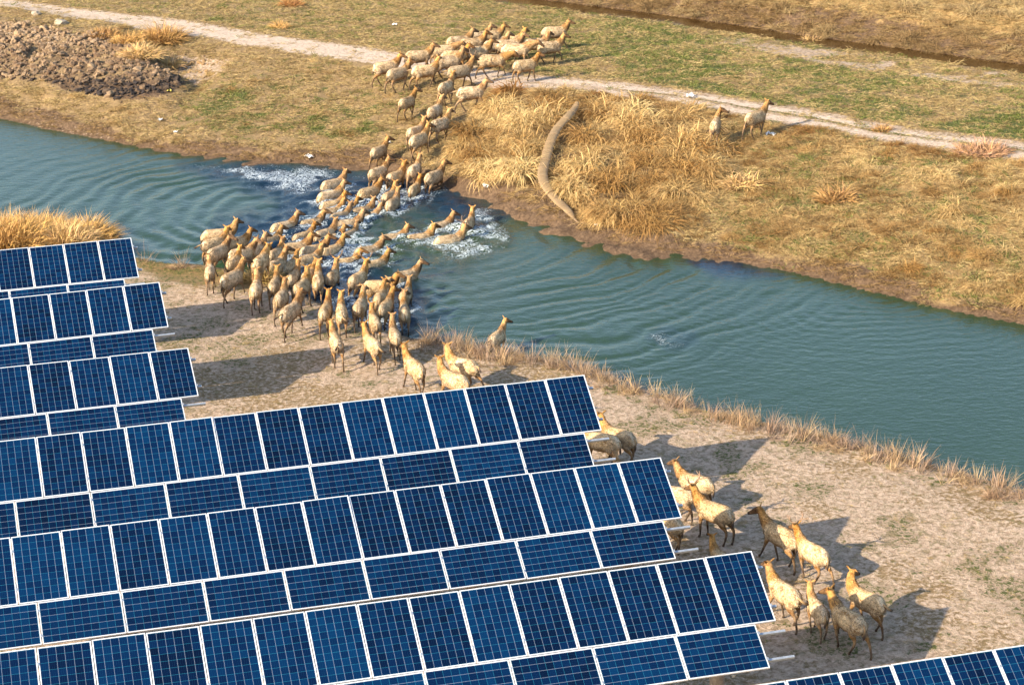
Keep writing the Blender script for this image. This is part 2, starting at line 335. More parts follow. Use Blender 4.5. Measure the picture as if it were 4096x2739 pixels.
# frame, x, y of the trunk's middle; heading (0 = to the right, 90 = away); depth in water; head pose; leg pose; size; antlers; tail; label
DEER = [
('a',1925,205,14,0,0,1,1.0,0,0,'deer at the very top right of the far herd, striding off over the grass'),
('a',1885,345,28,0,0,2,1.0,0,0,'deer right below the rightmost one of the far herd, dark tail hanging'),
('a',1745,315,14,0,0,0,.95,0,0,'grey-backed deer half behind the two rightmost deer of the far herd'),
('a',1565,370,4,0,4,0,1.05,0,0,'broad pale deer on the track with its head low behind a smaller one'),
('a',1650,515,24,0,0,0,.95,0,0,'pale deer standing alone at the lower right of the far herd, on the track'),
('a',1345,470,4,0,4,2,1.0,0,0,'brown-headed deer walking right on the track with its neck held forward'),
('a',1500,330,20,0,0,0,1.0,0,0,'deer packed behind the broad pale one, orange neck upright'),
('a',1520,290,22,0,0,0,.98,0,0,'deer almost hidden in the back row of the far herd, only its back showing'),
('a',1370,330,30,0,0,0,.98,0,0,'deer in the middle of the far herd with a reddish patch on its rump'),
('a',1195,392,20,0,0,1,1.02,0,0,'deer mid herd above the track, tall orange neck in front of others'),
('a',1150,315,20,0,0,0,1.0,0,0,'deer with a smooth cream back between two back-row deer of the far herd'),
('a',1325,240,20,0,0,0,.95,0,0,'farthest back-row deer of the far herd, second head from the top'),
('a',1210,250,28,0,0,0,.95,0,0,'deer overlapping the farthest back-row deer, head turned ahead'),
('a',1030,292,20,0,0,0,.98,0,0,'back-row deer of the far herd, leftmost of those standing behind'),
('a',650,430,20,0,0,1,1.0,0,0,'deer beside the end of the bright track, third from the left of the far herd'),
('a',880,378,16,0,4,0,.95,0,1,'low-necked deer with its dark tail raised, left of the middle of the far herd'),
('a',930,482,20,0,0,2,1.02,0,0,'deer in the front row of the far herd with black forelegs stretched'),
('a',985,430,18,0,0,0,.98,0,0,'deer hidden behind a front-row deer, only its neck and back visible'),
('a',705,568,26,0,0,1,1.0,0,1,'mottled white-and-grey deer with its tail swung out to the left'),
('a',345,535,32,0,0,2,1.02,0,0,'leftmost deer of the far herd, walking with black lower legs'),
('a',455,592,42,0,0,1,1.0,0,0,'second deer from the left of the far herd, long tawny neck'),
('a',1035,572,34,0,0,2,1.02,1,1,'antlered stag leading the file up onto the track, white tail stretched'),
('a',905,722,68,0,0,0,1.0,0,0,'pale deer seen from behind below the stag, climbing to the track'),
('a',1140,772,20,0,0,2,1.02,0,1,'brown deer walking right along the edge of the tall straw, tail lifted'),
('a',538,862,62,0,1,1,.92,0,0,'lone small deer on the green slope left of the climbing file'),
('a',800,945,66,0,0,0,1.0,0,0,'deer halfway up the slope, its head under the pale climbing deer'),
('a',850,1070,58,0,0,1,1.0,0,0,'white-flanked deer on the slope beside the straw, lifting a foreleg'),
('a',620,1140,60,0,0,0,.95,0,0,'smaller deer on the slope, behind the long-necked climber'),
('a',648,1215,62,0,0,2,1.05,0,0,'long-necked climber with black legs, lowest of the dry slope group'),
('a',275,1325,62,0,1,1,.95,0,0,'deer stepping onto the muddy far shore, leftmost of those leaving the water'),
('b',820,235,54,.22,1,0,1.0,0,0,'deer at the far waterline with its head turned right, wet hind legs'),
('b',1002,280,62,.35,0,0,1.0,0,0,'dripping deer leaving the river beside a splash, second from the far waterline'),
('b',1195,205,72,.10,0,1,.98,0,0,'upright deer stepping out of the river onto the mud, ears spread'),
('b',1405,278,62,.35,1,0,1.05,0,0,'long pale deer at the right end of the row leaving the river'),
('b',1197,405,72,.45,0,0,.88,0,0,'smaller grey deer wading out below the upright one'),
('b',970,560,76,.55,0,0,1.0,0,0,'round-rumped deer in dark churned water, spread ears'),
('b',935,485,68,.6,0,0,.95,0,0,'deer hidden behind the round-rumped wader, only back and head visible'),
('b',728,445,52,.58,0,0,1.02,0,0,'long wader in dark water left of the row leaving the river'),
('b',352,362,46,.66,0,0,1.0,0,0,'uppermost of the swimmers at the left edge, foam behind it'),
('b',322,482,42,.7,0,0,1.05,0,0,'second swimmer from the top at the left edge of the crossing'),
('b',340,580,38,.78,0,0,.95,0,0,'third swimmer from the top at the left edge, mostly submerged'),
('b',332,660,44,.78,0,0,.98,0,0,'fourth swimmer from the top at the left edge, back streaked grey'),
('b',512,640,58,.85,0,0,.9,0,0,'small swimmer squeezed in right of the fourth left-edge swimmer'),
('b',425,700,52,.82,0,0,.95,0,0,'swimmer with a tall straight neck below the small squeezed-in one'),
('b',648,645,42,.84,0,0,.95,0,0,'upper of two swimmers side by side mid river, dark ears'),
('b',716,706,40,.85,0,0,.95,0,0,'lower of two swimmers side by side mid river, orange flank'),
('b',500,785,26,.85,0,0,1.05,0,0,'long brown swimmer lying low, head close to the pair ahead'),
('b',268,882,52,.75,0,0,1.0,0,0,'swimmer with a bright rump at the left of the middle water file'),
('b',520,895,64,.85,0,0,.92,0,0,'tawny swimmer beside the green wave, neck straight up'),
('b',345,928,46,.85,0,0,.9,0,0,'short low swimmer between two taller swimmers'),
('b',335,1055,50,.75,0,0,1.02,0,0,'pale swimmer left of the white wave crest'),
('b',150,1052,42,.75,1,0,1.05,0,0,'swimmer with its dark face turned right, left of the pale swimmer'),
('b',95,1148,40,.68,0,0,1.0,0,0,'woolly-backed wader left of the antlered pair'),
('b',118,775,38,.8,1,0,1.0,0,0,'swimmer at the outer left of the crossing with its head turned right'),
('b',40,910,50,.82,0,0,.95,0,0,'swimmer behind the outer-left one, ears pricked'),
('c',1410,450,28,.66,0,0,1.08,0,0,'big broad-backed wader in front of the outer-left swimmers'),
('b',968,932,26,.85,0,0,1.0,0,0,'swimmer alone in green water, dark face in profile to the right'),
('b',1245,932,32,.85,0,0,1.02,0,0,'swimmer in the foam, left of the antlered swimmer'),
('b',1470,805,42,.80,0,0,1.0,0,0,'swimmer above the antlered swimmer, ears wide'),
('b',1757,770,76,.55,0,0,1.0,0,0,'rightmost deer of the crossing, neck bolt upright, seen from behind'),
('b',1560,948,32,.78,0,0,1.05,1,0,'antlered swimmer at the right of the crossing in white foam'),
('b',718,1062,38,.80,0,0,1.02,0,0,'golden swimmer just right of the white wave crest'),
('b',790,1205,46,.72,0,0,1.0,0,0,'grey-flanked wader behind the second antlered stag'),
('b',488,1185,38,.82,0,0,.98,0,0,'dark brown swimmer behind the first antlered stag'),
('b',338,1320,76,.45,0,0,1.0,1,0,'antlered stag entering the water, seen from behind, left of the two stags'),
('b',188,1355,94,.18,0,2,1.08,0,0,'large golden-rumped deer stepping into the water left of the stags'),
('b',608,1345,68,.30,0,0,1.05,1,0,'antlered stag with a broad rump, right of the two stags entering the water'),
('b',1108,1318,42,.55,1,0,1.02,0,0,'wader at the right flank of the herd, head turned right, green water ahead'),
('b',838,1422,8,.35,0,1,1.0,0,1,'deer crossing the others sideways in the shallows, brown tail lifted'),
('b',1105,1505,76,.28,0,0,.95,0,0,'deer in the shallows behind the rightmost pair, pale back'),
('b',858,1522,74,.22,0,0,.95,0,0,'deer in the shallows, its rump hidden by the one behind'),
('c',395,272,20,.30,0,0,1.08,0,0,'big grey deer standing in the shallows at the upper left, head high in profile'),
('c',335,385,50,.05,0,0,1.0,0,1,'deer at the water edge below the big grey one, tail flicked left'),
('c',382,500,62,0,2,1,1.02,0,0,'deer at the left water edge with muddy hind legs, head turned right'),
('c',268,752,95,0,3,0,.92,0,0,'leftmost deer of the near herd, young and grey with black hooves'),
('c',620,372,32,.25,0,0,.95,0,0,'deer in the shallows behind the left group, two ears up'),
('c',702,515,46,.10,2,0,1.0,0,0,'dark-faced deer looking right in the left group'),
('c',870,475,62,.35,0,0,1.02,0,0,'broad wader at the head of the left group'),
('c',590,635,76,0,0,0,.9,0,0,'deer packed behind the long-necked near-shore deer'),
('c',568,845,64,0,1,2,1.08,0,0,'long-necked cream deer walking on the near shore, second from the left'),
('c',952,625,76,0,4,0,1.08,0,0,'deer with a black rump and lowered head, at the grassy water edge'),
('c',885,985,88,0,0,0,1.0,0,0,'cream deer seen straight from behind, third from the left on the sand'),
('c',1150,528,70,.35,0,0,.98,0,0,'wader in front of the brown-rumped deer, mid herd'),
('c',1080,362,50,.78,0,0,1.0,0,0,'low swimmer at the left of the herd with its face turned right'),
('c',1265,168,42,.72,0,0,1.05,0,0,'leading swimmer of the left flank'),
('c',1160,682,70,.15,1,0,1.08,0,0,'large brown-rumped deer mid herd at the waterline'),
('c',1340,690,62,.25,0,0,.92,0,0,'grey-backed deer tucked mid herd, mostly hidden'),
('c',1388,835,76,.05,0,0,.95,0,0,'woolly deer with a golden rump and dark tail tip, mid herd'),
('c',1135,930,88,0,0,0,.95,0,0,'narrow-rumped deer on the sand left of the one with a cream tail'),
('c',1225,1105,82,0,0,1,1.0,0,0,'round pale deer with a cream tail, front row of the near herd'),
('c',1500,965,72,0,0,0,1.05,0,0,'large deer with an orange tail, second row of the near herd'),
('c',1592,815,72,.10,0,0,.92,0,0,'deer hidden behind the golden-rumped one, only a shoulder visible'),
('c',1355,1285,68,0,0,2,1.08,0,1,'deer with its dark tail swept right across its white rump, nearest on the sand'),
('c',1820,1275,86,0,0,1,1.02,0,0,'left one of a front-row pair side by side, round rump'),
('c',2030,1300,98,0,0,0,1.02,0,2,'right one of a front-row pair, brush tail blown to the right'),
('d',992,218,86,0,0,0,1.0,0,0,'plump deer with a brown tail, right of the front-row pair'),
('d',1205,128,80,.12,0,0,.95,0,0,'deer in the shallows left of the big-eared one'),
('d',1262,228,74,.05,1,0,1.02,0,0,'big-eared deer with a white-and-dark rump, at the waterline'),
('d',1450,252,94,0,0,0,1.05,0,0,'rightmost deer of the near herd at the reeds, long brown tail'),
('d',1140,378,100,0,0,0,.9,0,0,'small woolly deer between two larger front-row deer'),
('d',735,585,102,0,0,2,1.02,0,1,'walking deer with its dark tail flicked to the left, on the sand'),
('d',1112,612,112,0,0,1,1.02,0,2,'mottled deer with an orange tail curl, walking on the sand'),
('d',1350,520,98,0,0,0,1.0,0,0,'golden deer with spread ears near the reeds, dark tail tip'),
('d',1548,850,118,0,0,1,1.08,0,0,'pale stretched deer just behind the long solar table'),
('d',1962,985,130,0,0,0,1.08,0,0,'bright cream deer bulging over the top edge of the long solar table'),
('d',2052,835,136,0,0,2,1.05,0,1,'shaggy deer with its curled tail up near the reed bank'),
('n',1978,1655,100,0,0,0,1.0,0,0,'deer of which only the ears and forehead rise over the long solar table, left one'),
('n',2112,1640,88,0,0,0,1.0,0,0,'deer of which only the ears and crown rise over the long solar table, right one'),
('n',1990,1348,66,.15,1,1,.92,0,1,'lone deer splashing in the river at the reed edge, black tail up'),
('e',572,485,134,0,0,0,1.05,0,0,'grey deer with an orange neck right of the long solar table'),
('e',330,545,150,0,4,0,1.05,0,0,'grey deer whose body shows between two rows of solar panels'),
('n',2496,1893,112,0,0,0,.9,0,0,'orange-necked young deer looking over the fifth row of solar panels'),
('n',2692,1975,150,0,4,0,1.0,0,0,'deer rump sticking out right of the fifth row of solar panels'),
('e',1600,1100,142,0,0,0,1.0,0,0,'deer with a lit orange shoulder standing behind the antlered one, head turned left'),
('e',1850,1480,132,0,0,0,1.08,1,0,'antlered grey stag beside the solar rows, seen from behind'),
('n',2655,2085,134,0,0,0,1.0,0,0,'deer under the fifth row of panels, only legs and belly visible'),
('n',2885,2235,112,0,0,0,.88,0,0,'young orange-necked deer peeking over the sixth row of solar panels'),
('f',402,440,124,0,3,1,1.08,0,0,'bright cream deer with its head turned left, farthest of the right-hand group'),
('f',648,568,118,0,0,2,1.02,1,0,'antlered stag in the sunlit right-hand group'),
('f',438,868,114,0,0,1,1.05,0,2,'pale deer beside the end of the sixth row of panels, orange tail curl'),
('f',688,995,106,0,0,0,.9,0,0,'small grey deer in shade between two larger deer'),
('f',915,1068,116,0,0,2,1.05,0,0,'nearest deer of the photo, grey with a lit orange rump'),
('f',1050,925,126,0,2,1,1.02,0,2,'rightmost deer of the near group, head turned to the right'),
('g',735,440,80,0,2,0,1.0,0,0,'left one of two deer alone by the track, looking right'),
('g',1190,360,50,0,0,1,1.05,0,0,'right one of two deer alone by the track, foreleg lifted'),
]
def place_deer():
    rnd = random.Random(5)
    out = []
    for (fr, zx, zy, hd, dep, hp, lp, sz, an, tl, lab) in DEER:
        ox, oy, s = FR[fr]; x, y = ox + zx / s, oy + zy / s
        sz *= float(np.interp(y, [250, 900, 1700, 2400], [.88, .81, .78, .77])); dep = dep * .86 + (.07 if dep > .4 else 0); ch = .90 * sz
        if dep > 0: p = un(x, y, WZ - dep + ch); z = WZ - dep
        else:
            z = 0.3
            for _ in range(12):
                p = un(x, y, z + ch); z = .5 * z + .5 * float(height(np.array([p[0]]), np.array([p[1]]))[0])
        if hp == 0 and not an: hp = rnd.choice((0, 0, 5, 5, 5, 6, 1))
        if lp == 0 and dep == 0: lp = rnd.choice((0, 1, 3, 3))
        out.append((p[0], p[1], z, R(hd), dep, hp, lp, sz, an, tl, lab))
    return out
SPOTS = place_deer()

# ------------------------------------------------------------------ river
def river():
    xs = np.arange(-26, 24.01, .10); ys = np.arange(44, 98.01, .11)
    X, Y = np.meshgrid(xs, ys); Z = np.full(X.shape, 0.0)
    D = projD(np.stack([X.ravel(), Y.ravel(), np.full(X.size, WZ)], 1)); dx = D[:, 0].reshape(X.shape); dy = D[:, 1].reshape(X.shape)
    wx = X + 2.6 * (fbm(X, Y, 4, 3, 70) - .5); wy = Y + 2.6 * (fbm(X, Y, 4, 3, 71) - .5)
    c0 = unD(1000, 560, WZ); c1 = unD(1530, 770, WZ); c2 = unD(1990, 700, WZ); c3 = unD(620, 480, WZ)
    r0 = np.hypot(wx - c0[0], wy - c0[1]); r1 = np.hypot(wx - c1[0], wy - c1[1]); r2 = np.hypot(wx - c2[0], wy - c2[1]); r3 = np.hypot(wx - c3[0], wy - c3[1])
    env = .55 + .9 * fbm(X, Y, 3.5, 2, 72)
    right = sst(1080, 1300, dx); left = 1 - sst(380, 560, dx)
    Z += .020 * np.clip(2.4 * fbm(X, Y, 2.8, 2, 73) - .6, .05, 1.5) * np.sin(r0 * 2 * np.pi / 1.05) * np.exp(-((r0 - 7) / 7.0) ** 2) * (1 - sst(1800, 2150, dx)) * (.3 + .7 * right)
    Z += .010 * np.sin(r0 * 2 * np.pi / .52 + 3 * (fbm(X, Y, 2, 2, 75) - .5)) * np.exp(-((r0 - 8) / 6) ** 2) * right
    Z += .007 * np.sin(r1 * 2 * np.pi / .38) * np.exp(-(r1 / 3.2) ** 2)
    Z += .007 * env * np.sin(r2 * 2 * np.pi / .45) * np.exp(-(r2 / 5.0) ** 2)
    Z += .024 * env * np.sin(r3 * 2 * np.pi / .95 + 2 * (fbm(X, Y, 2.5, 2, 77) - .5)) * np.exp(-((r3 - 5) / 6) ** 2) * (1 - sst(600, 850, dx))
    Z += .012 * (fbm(X * 1.0, Y * 2.0, .8, 3, 78) - .5) * (1 - .6 * sst(1700, 2200, dx))
    # churned water around the herd
    tb = inpoly(D[:, 0], D[:, 1], [(420,382),(560,372),(880,388),(1080,440),(1165,485),(1150,555),(1060,600),(980,640),(960,760),(860,800),(700,720),(620,600),(470,560),(500,500),(640,470),(560,430)], 34, 30).reshape(X.shape)
    wet = np.zeros_like(X); bow = np.zeros_like(X)
    for (px, py, pz, a, dep, *_r) in SPOTS:
        if dep <= 0: continue
        m = (np.abs(X - px) < 3.2) & (np.abs(Y - py) < 3.2)
        ex, ey = X[m] - px, Y[m] - py
        u = ex * math.cos(a) + ey * math.sin(a); v = -ex * math.sin(a) + ey * math.cos(a)
        ring = np.exp(-(((np.hypot(u / 1.5, v) - .42) / .22) ** 2))
        wake = np.exp(-((np.abs(v) - .30 + .28 * (u + .6)) / .16) ** 2) * np.exp(-((u + .9) / 1.0) ** 2)
        wet[m] = np.maximum(wet[m], ring * .9 + .6 * wake); bow[m] += .035 * ring
        Z[m] += .03 * np.cos((np.hypot(u, v) - .4) * 9) * np.exp(-np.hypot(u, v) / 1.3)
    ch = fbm(X, Y, .75, 4, 80) - .5; ch2 = np.abs(fbm(X, Y, 1.3, 3, 84) - .5) * 2
    Z += tb * (.20 * ch - .10 * ch2 + .07 * (fbm(X, Y, .28, 2, 81) - .5)) + bow * (1 + 2 * ch)
    crest = inpoly(D[:, 0], D[:, 1], [(800,555),(900,548),(1000,520),(1060,528),(1170,520),(1165,560),(1100,585),(1000,590),(930,575),(880,610),(840,580)], 22, 34).reshape(X.shape)
    Z += crest * .10 * (fbm(X, Y, .6, 3, 88) - .3)
    far_l = inpoly(D[:, 0], D[:, 1], [(430,378),(560,370),(800,385),(840,400),(700,440),(560,420)], 18, 22).reshape(X.shape)
    rst = inpoly(D[:, 0], D[:, 1], [(1075,455),(1150,470),(1170,500),(1120,520),(1080,500)], 12, 12).reshape(X.shape)
    spl = inpoly(D[:, 0], D[:, 1], [(1480,775),(1520,745),(1590,760),(1600,790),(1540,805)], 10, 14).reshape(X.shape)
    sp2 = inpoly(D[:, 0], D[:, 1], [(1560,598),(1640,592),(1700,604),(1690,616),(1600,612)], 8, 10).reshape(X.shape)
    pf = sst(.30, .62, fbm(X, Y, .9, 4, 89)); foam = np.clip((.42 * wet * (.4 + .9 * tb) + .46 * crest + .40 * far_l + .30 * rst + .50 * spl + .40 * sp2 + .26 * tb) * (.55 + .75 * pf), 0, .80)
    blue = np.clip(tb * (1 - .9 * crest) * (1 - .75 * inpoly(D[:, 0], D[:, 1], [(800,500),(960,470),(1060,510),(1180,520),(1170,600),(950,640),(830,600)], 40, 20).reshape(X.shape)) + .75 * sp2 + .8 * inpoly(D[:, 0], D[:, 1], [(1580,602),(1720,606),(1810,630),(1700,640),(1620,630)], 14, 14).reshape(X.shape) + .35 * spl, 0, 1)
    green = np.clip(crest + inpoly(D[:, 0], D[:, 1], [(800,480),(960,470),(1080,560),(1200,600),(1120,720),(1000,660),(860,560)], 60, 30).reshape(X.shape) * .8, 0, 1)
    H = height(X, Y)
    me, _, _ = grid_mesh('river_water', xs, ys, Z + WZ, keep=H < WZ + .25)
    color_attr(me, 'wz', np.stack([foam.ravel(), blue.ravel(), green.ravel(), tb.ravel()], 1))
    m, t, b = mat('river_water')
    at = N(t, 'ShaderNodeVertexColor', layer_name='wz'); sep = N(t, 'ShaderNodeSeparateColor'); L(t, at.outputs[0], sep.inputs[0])
    tc = N(t, 'ShaderNodeTexCoord').outputs['Object']
    n1 = noise(t, tc, 5.5, 6, .68, 1.2); n2 = noise(t, tc, 14, 4, .6, .8); n3 = noise(t, tc, .25, 3, .5)
    body = mixc(t, n3, (.016, .037, .016), (.024, .050, .024))
    body = mixc(t, math_(t, 'MULTIPLY', sep.outputs[2], .75), body, (.030, .042, .010))
    body = mixc(t, math_(t, 'MULTIPLY', sep.outputs[1], .92), body, (.003, .014, .034))  # dark blue sky reflection on the choppy water, put into its body colour
    # foam: ridged threads
    rd = math_(t, 'SUBTRACT', 1.0, math_(t, 'MULTIPLY', math_(t, 'ABSOLUTE', math_(t, 'SUBTRACT', n1, .5)), 7.0))
    th = math_(t, 'ADD', math_(t, 'MULTIPLY', rd, .55), math_(t, 'MULTIPLY', math_(t, 'SUBTRACT', n2, .5), 1.4))
    fm = N(t, 'ShaderNodeMapRange', interpolation_type='SMOOTHSTEP'); L(t, math_(t, 'ADD', th, sep.outputs[0]), fm.inputs[0]); fm.inputs[1].default_value = 1.02; fm.inputs[2].default_value = 1.34
    fmk = math_(t, 'MULTIPLY', fm.outputs[0], math_(t, 'GREATER_THAN', sep.outputs[0], .04))
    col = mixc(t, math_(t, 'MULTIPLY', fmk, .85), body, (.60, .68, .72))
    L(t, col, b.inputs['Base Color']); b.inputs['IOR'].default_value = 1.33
    L(t, math_(t, 'ADD', .05, math_(t, 'MULTIPLY', fmk, .6)), b.inputs['Roughness'])
    mp = N(t, 'ShaderNodeMapping'); mp.inputs['Scale'].default_value = (1, 1.6, 1); L(t, tc, mp.inputs[0])
    r1 = noise(t, mp.outputs[0], 3.2, 3, .55, .3); r2 = noise(t, mp.outputs[0], 11, 3, .6)
    hh = math_(t, 'ADD', math_(t, 'MULTIPLY', r1, .6), math_(t, 'MULTIPLY', r2, math_(t, 'ADD', .14, math_(t, 'MULTIPLY', at.outputs[1], .9))))
    hh = math_(t, 'ADD', hh, math_(t, 'MULTIPLY', fmk, .5))
    bump(t, hh, .55, .05, b)
    me.materials.append(m)
    o = bpy.data.objects.new('river_water', me); C.objects.link(o); tag(o, kind='structure')
    # far reaches of the same river on both sides, beyond the detailed sheet
    for k, (x0, x1) in enumerate(((-420, -26), (24, 420))):
        xa = np.linspace(x0, x1, 60)
        V = []; Fc = []
        for i, x in enumerate(xa):
            V += [(x, float(rim(x)) - .0, WZ + (.001 if False else 0)), (x, float(far_shore(x)) + .3, WZ)]
            if i: Fc.append((2 * i - 2, 2 * i, 2 * i + 1, 2 * i - 1))
        q = mesh_obj('river_water', V, Fc, m); tag(q, kind='structure')
    # ditch water
    md, t2, b2 = mat('ditch_water'); b2.inputs['Base Color'].default_value = (.050, .026, .008, 1); b2.inputs['Roughness'].default_value = .08; b2.inputs['IOR'].default_value = 1.33
    tc2 = N(t2, 'ShaderNodeTexCoord').outputs['Object']; bump(t2, noise(t2, tc2, 5, 3), .2, .03, b2)
    V = []; Fc = []
    for i, x in enumerate(np.linspace(-60, 120, 160)):
        V += [(x, float(ditch(x)) - 1.5, DZ), (x, float(ditch(x)) + 1.3, DZ)]
        if i: Fc.append((2 * i - 2, 2 * i, 2 * i + 1, 2 * i - 1))
    tag(mesh_obj('ditch_water', V, Fc, md), kind='structure')
river()

# ------------------------------------------------------------------ plants
def blade_material():
    m, t, b = mat('grass_blade')
    ti = N(t, 'ShaderNodeAttribute', attribute_type='INSTANCER', attribute_name='tint')
    bl = N(t, 'ShaderNodeVertexColor', layer_name='bl'); sep = N(t, 'ShaderNodeSeparateColor'); L(t, bl.outputs[0], sep.inputs[0])
    c = mixc(t, 1.0, ti.outputs['Color'], bl.outputs[0], 'MULTIPLY')
    L(t, c, b.inputs['Base Color']); b.inputs['Roughness'].default_value = .75; b.inputs['Specular IOR Level'].default_value = .25
    tr = N(t, 'ShaderNodeBsdfTranslucent'); L(t, c, tr.inputs[0])
    mx = N(t, 'ShaderNodeMixShader'); mx.inputs[0].default_value = .28
    L(t, b.outputs[0], mx.inputs[1]); L(t, tr.outputs[0], mx.inputs[2]); L(t, mx.outputs[0], t.nodes['Material Output'].inputs[0])
    return m
BM = blade_material()
SRC = bpy.data.collections.new('plant_forms')
def tuft(name, n, rad, lmin, lmax, wid, lean, droop, bias=(0, 0), seg=3, mat_=None, plume=0.0):
    V = []; Fc = []; Cc = []
    for k in range(n):
        a = rng.uniform(0, 2 * np.pi); r = rad * math.sqrt(rng.uniform()); p = np.array([r * math.cos(a), r * math.sin(a), -.02])
        dirn = rng.normal(0, 1, 2) * lean + np.array([math.cos(a), math.sin(a)]) * lean * r / rad + np.array(bias) * rng.uniform(.3, 1.2)
        l = rng.uniform(lmin, lmax); w0 = wid * rng.uniform(.6, 1.3)
        d = np.array([dirn[0], dirn[1], 1.0]); d /= np.linalg.norm(d)
        side = np.cross(d, [rng.normal(), rng.normal(), .3]); side /= np.linalg.norm(side)
        br = rng.uniform(.55, 1.25); hue = rng.uniform(.93, 1.07)
        base = len(V)
        for s in range(seg + 1):
            f = s / seg; wv = w0 * (1 - f ** 1.5) * (1 if plume == 0 or s < seg - 1 else plume)
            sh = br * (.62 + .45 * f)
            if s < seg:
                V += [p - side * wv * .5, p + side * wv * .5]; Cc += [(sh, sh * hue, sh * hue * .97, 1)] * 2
            else: V.append(p.copy()); Cc.append((sh, sh * hue, sh * hue, 1))
            d = d + np.array([dirn[0] * .35, dirn[1] * .35, -droop]) * (.5 + f); d /= np.linalg.norm(d)
            p = p + d * l / seg
        for s in range(seg - 1):
            q = base + 2 * s; Fc.append((q, q + 1, q + 3, q + 2))
        q = base + 2 * (seg - 1); Fc.append((q, q + 1, q + 2))
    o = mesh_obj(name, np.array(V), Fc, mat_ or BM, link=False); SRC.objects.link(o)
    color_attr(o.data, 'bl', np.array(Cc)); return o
# names sort in this order: index 0..n
tuft('form_a_straw', 120, .30, .40, .85, .020, .55, .55, (0, -.5))
tuft('form_b_straw', 120, .32, .35, .75, .020, .7, .75, (.35, -.35))
tuft('form_c_straw', 110, .26, .35, .70, .020, .8, .55, (-.4, -.3))
tuft('form_d_short', 46, .22, .08, .22, .014, 1.6, .5)
tuft('form_e_short', 46, .26, .10, .26, .013, 2.2, .4, (0, -.6))
tuft('form_f_green', 60, .20, .05, .13, .013, .9, .3)
tuft('form_g_reed', 26, .20, .35, .80, .019, .22, .05, seg=3)
tuft('form_h_tall', 150, .34, .55, 1.05, .020, .35, .40, (.1, -.1))
tuft('form_j_big', 420, .42, .45, 1.0, .030, .42, .62, (0, -.45), seg=4)
tuft('form_k_big', 380, .36, .45, .95, .030, .50, .70, (.45, -.35), seg=4)
tuft('form_l_big', 380, .40, .45, .95, .030, .50, .60, (-.45, -.25), seg=4)
tuft('form_i_reed', 18, .24, .45, .95, .017, .30, .08)
def scatter(name, coll, pts, rot, scl, idx, tint, label=None):
    me = bpy.data.meshes.new(name); me.vertices.add(len(pts)); me.vertices.foreach_set('co', pts.astype(np.float32).ravel())
    def add(n, typ, data, key):
        a = me.attributes.new(n, typ, 'POINT'); a.data.foreach_set(key, data)
    add('rot', 'FLOAT_VECTOR', rot.astype(np.float32).ravel(), 'vector'); add('scl', 'FLOAT_VECTOR', scl.astype(np.float32).ravel(), 'vector')
    add('idx', 'INT', idx.astype(np.int32), 'value')
    tt = np.concatenate([tint, np.ones((len(tint), 1))], 1).astype(np.float32); add('tint', 'FLOAT_COLOR', tt.ravel(), 'color')
    o = bpy.data.objects.new(name, me); C.objects.link(o); tag(o, kind='stuff')
    g = bpy.data.node_groups.new(name, 'GeometryNodeTree')
    g.interface.new_socket('Geometry', in_out='INPUT', socket_type='NodeSocketGeometry'); g.interface.new_socket('Geometry', in_out='OUTPUT', socket_type='NodeSocketGeometry')
    gi = g.nodes.new('NodeGroupInput'); go = g.nodes.new('NodeGroupOutput'); ip = g.nodes.new('GeometryNodeInstanceOnPoints')
    ci = g.nodes.new('GeometryNodeCollectionInfo'); ci.inputs['Collection'].default_value = coll; ci.inputs['Separate Children'].default_value = True; ci.inputs['Reset Children'].default_value = True
    ip.inputs['Pick Instance'].default_value = True
    def na(n, typ):
        x = g.nodes.new('GeometryNodeInputNamedAttribute'); x.data_type = typ; x.inputs['Name'].default_value = n
        return [s for s in x.outputs if s.enabled and s.name == 'Attribute'][0]
    g.links.new(gi.outputs[0], ip.inputs['Points']); g.links.new(ci.outputs[0], ip.inputs['Instance'])
    g.links.new(na('idx', 'INT'), ip.inputs['Instance Index']); g.links.new(na('rot', 'FLOAT_VECTOR'), ip.inputs['Rotation']); g.links.new(na('scl', 'FLOAT_VECTOR'), ip.inputs['Scale'])
    g.links.new(ip.outputs[0], go.inputs[0])
    md = o.modifiers.new('forms', 'NODES'); md.node_group = g
    return o
def sample(n, x0, x1, y0, y1, margin=90):
    X = rng.uniform(x0, x1, n); Y = rng.uniform(y0, y1, n)
    # more room for far points is kept even in the ground plane; only the wedge the place shows (and some margin) is planted
    H = height(X, Y); D = projD(np.stack([X, Y, H], 1))
    k = (D[:, 0] > -margin * 3) & (D[:, 0] < 2345 + margin * 3) & (D[:, 1] > -margin * 2) & (D[:, 1] < 1568 + margin * 2)
    return X[k], Y[k], H[k], D[k]
def mixtint(a, b, f): return np.array(a) * (1 - f[:, None]) + np.array(b) * f[:, None]
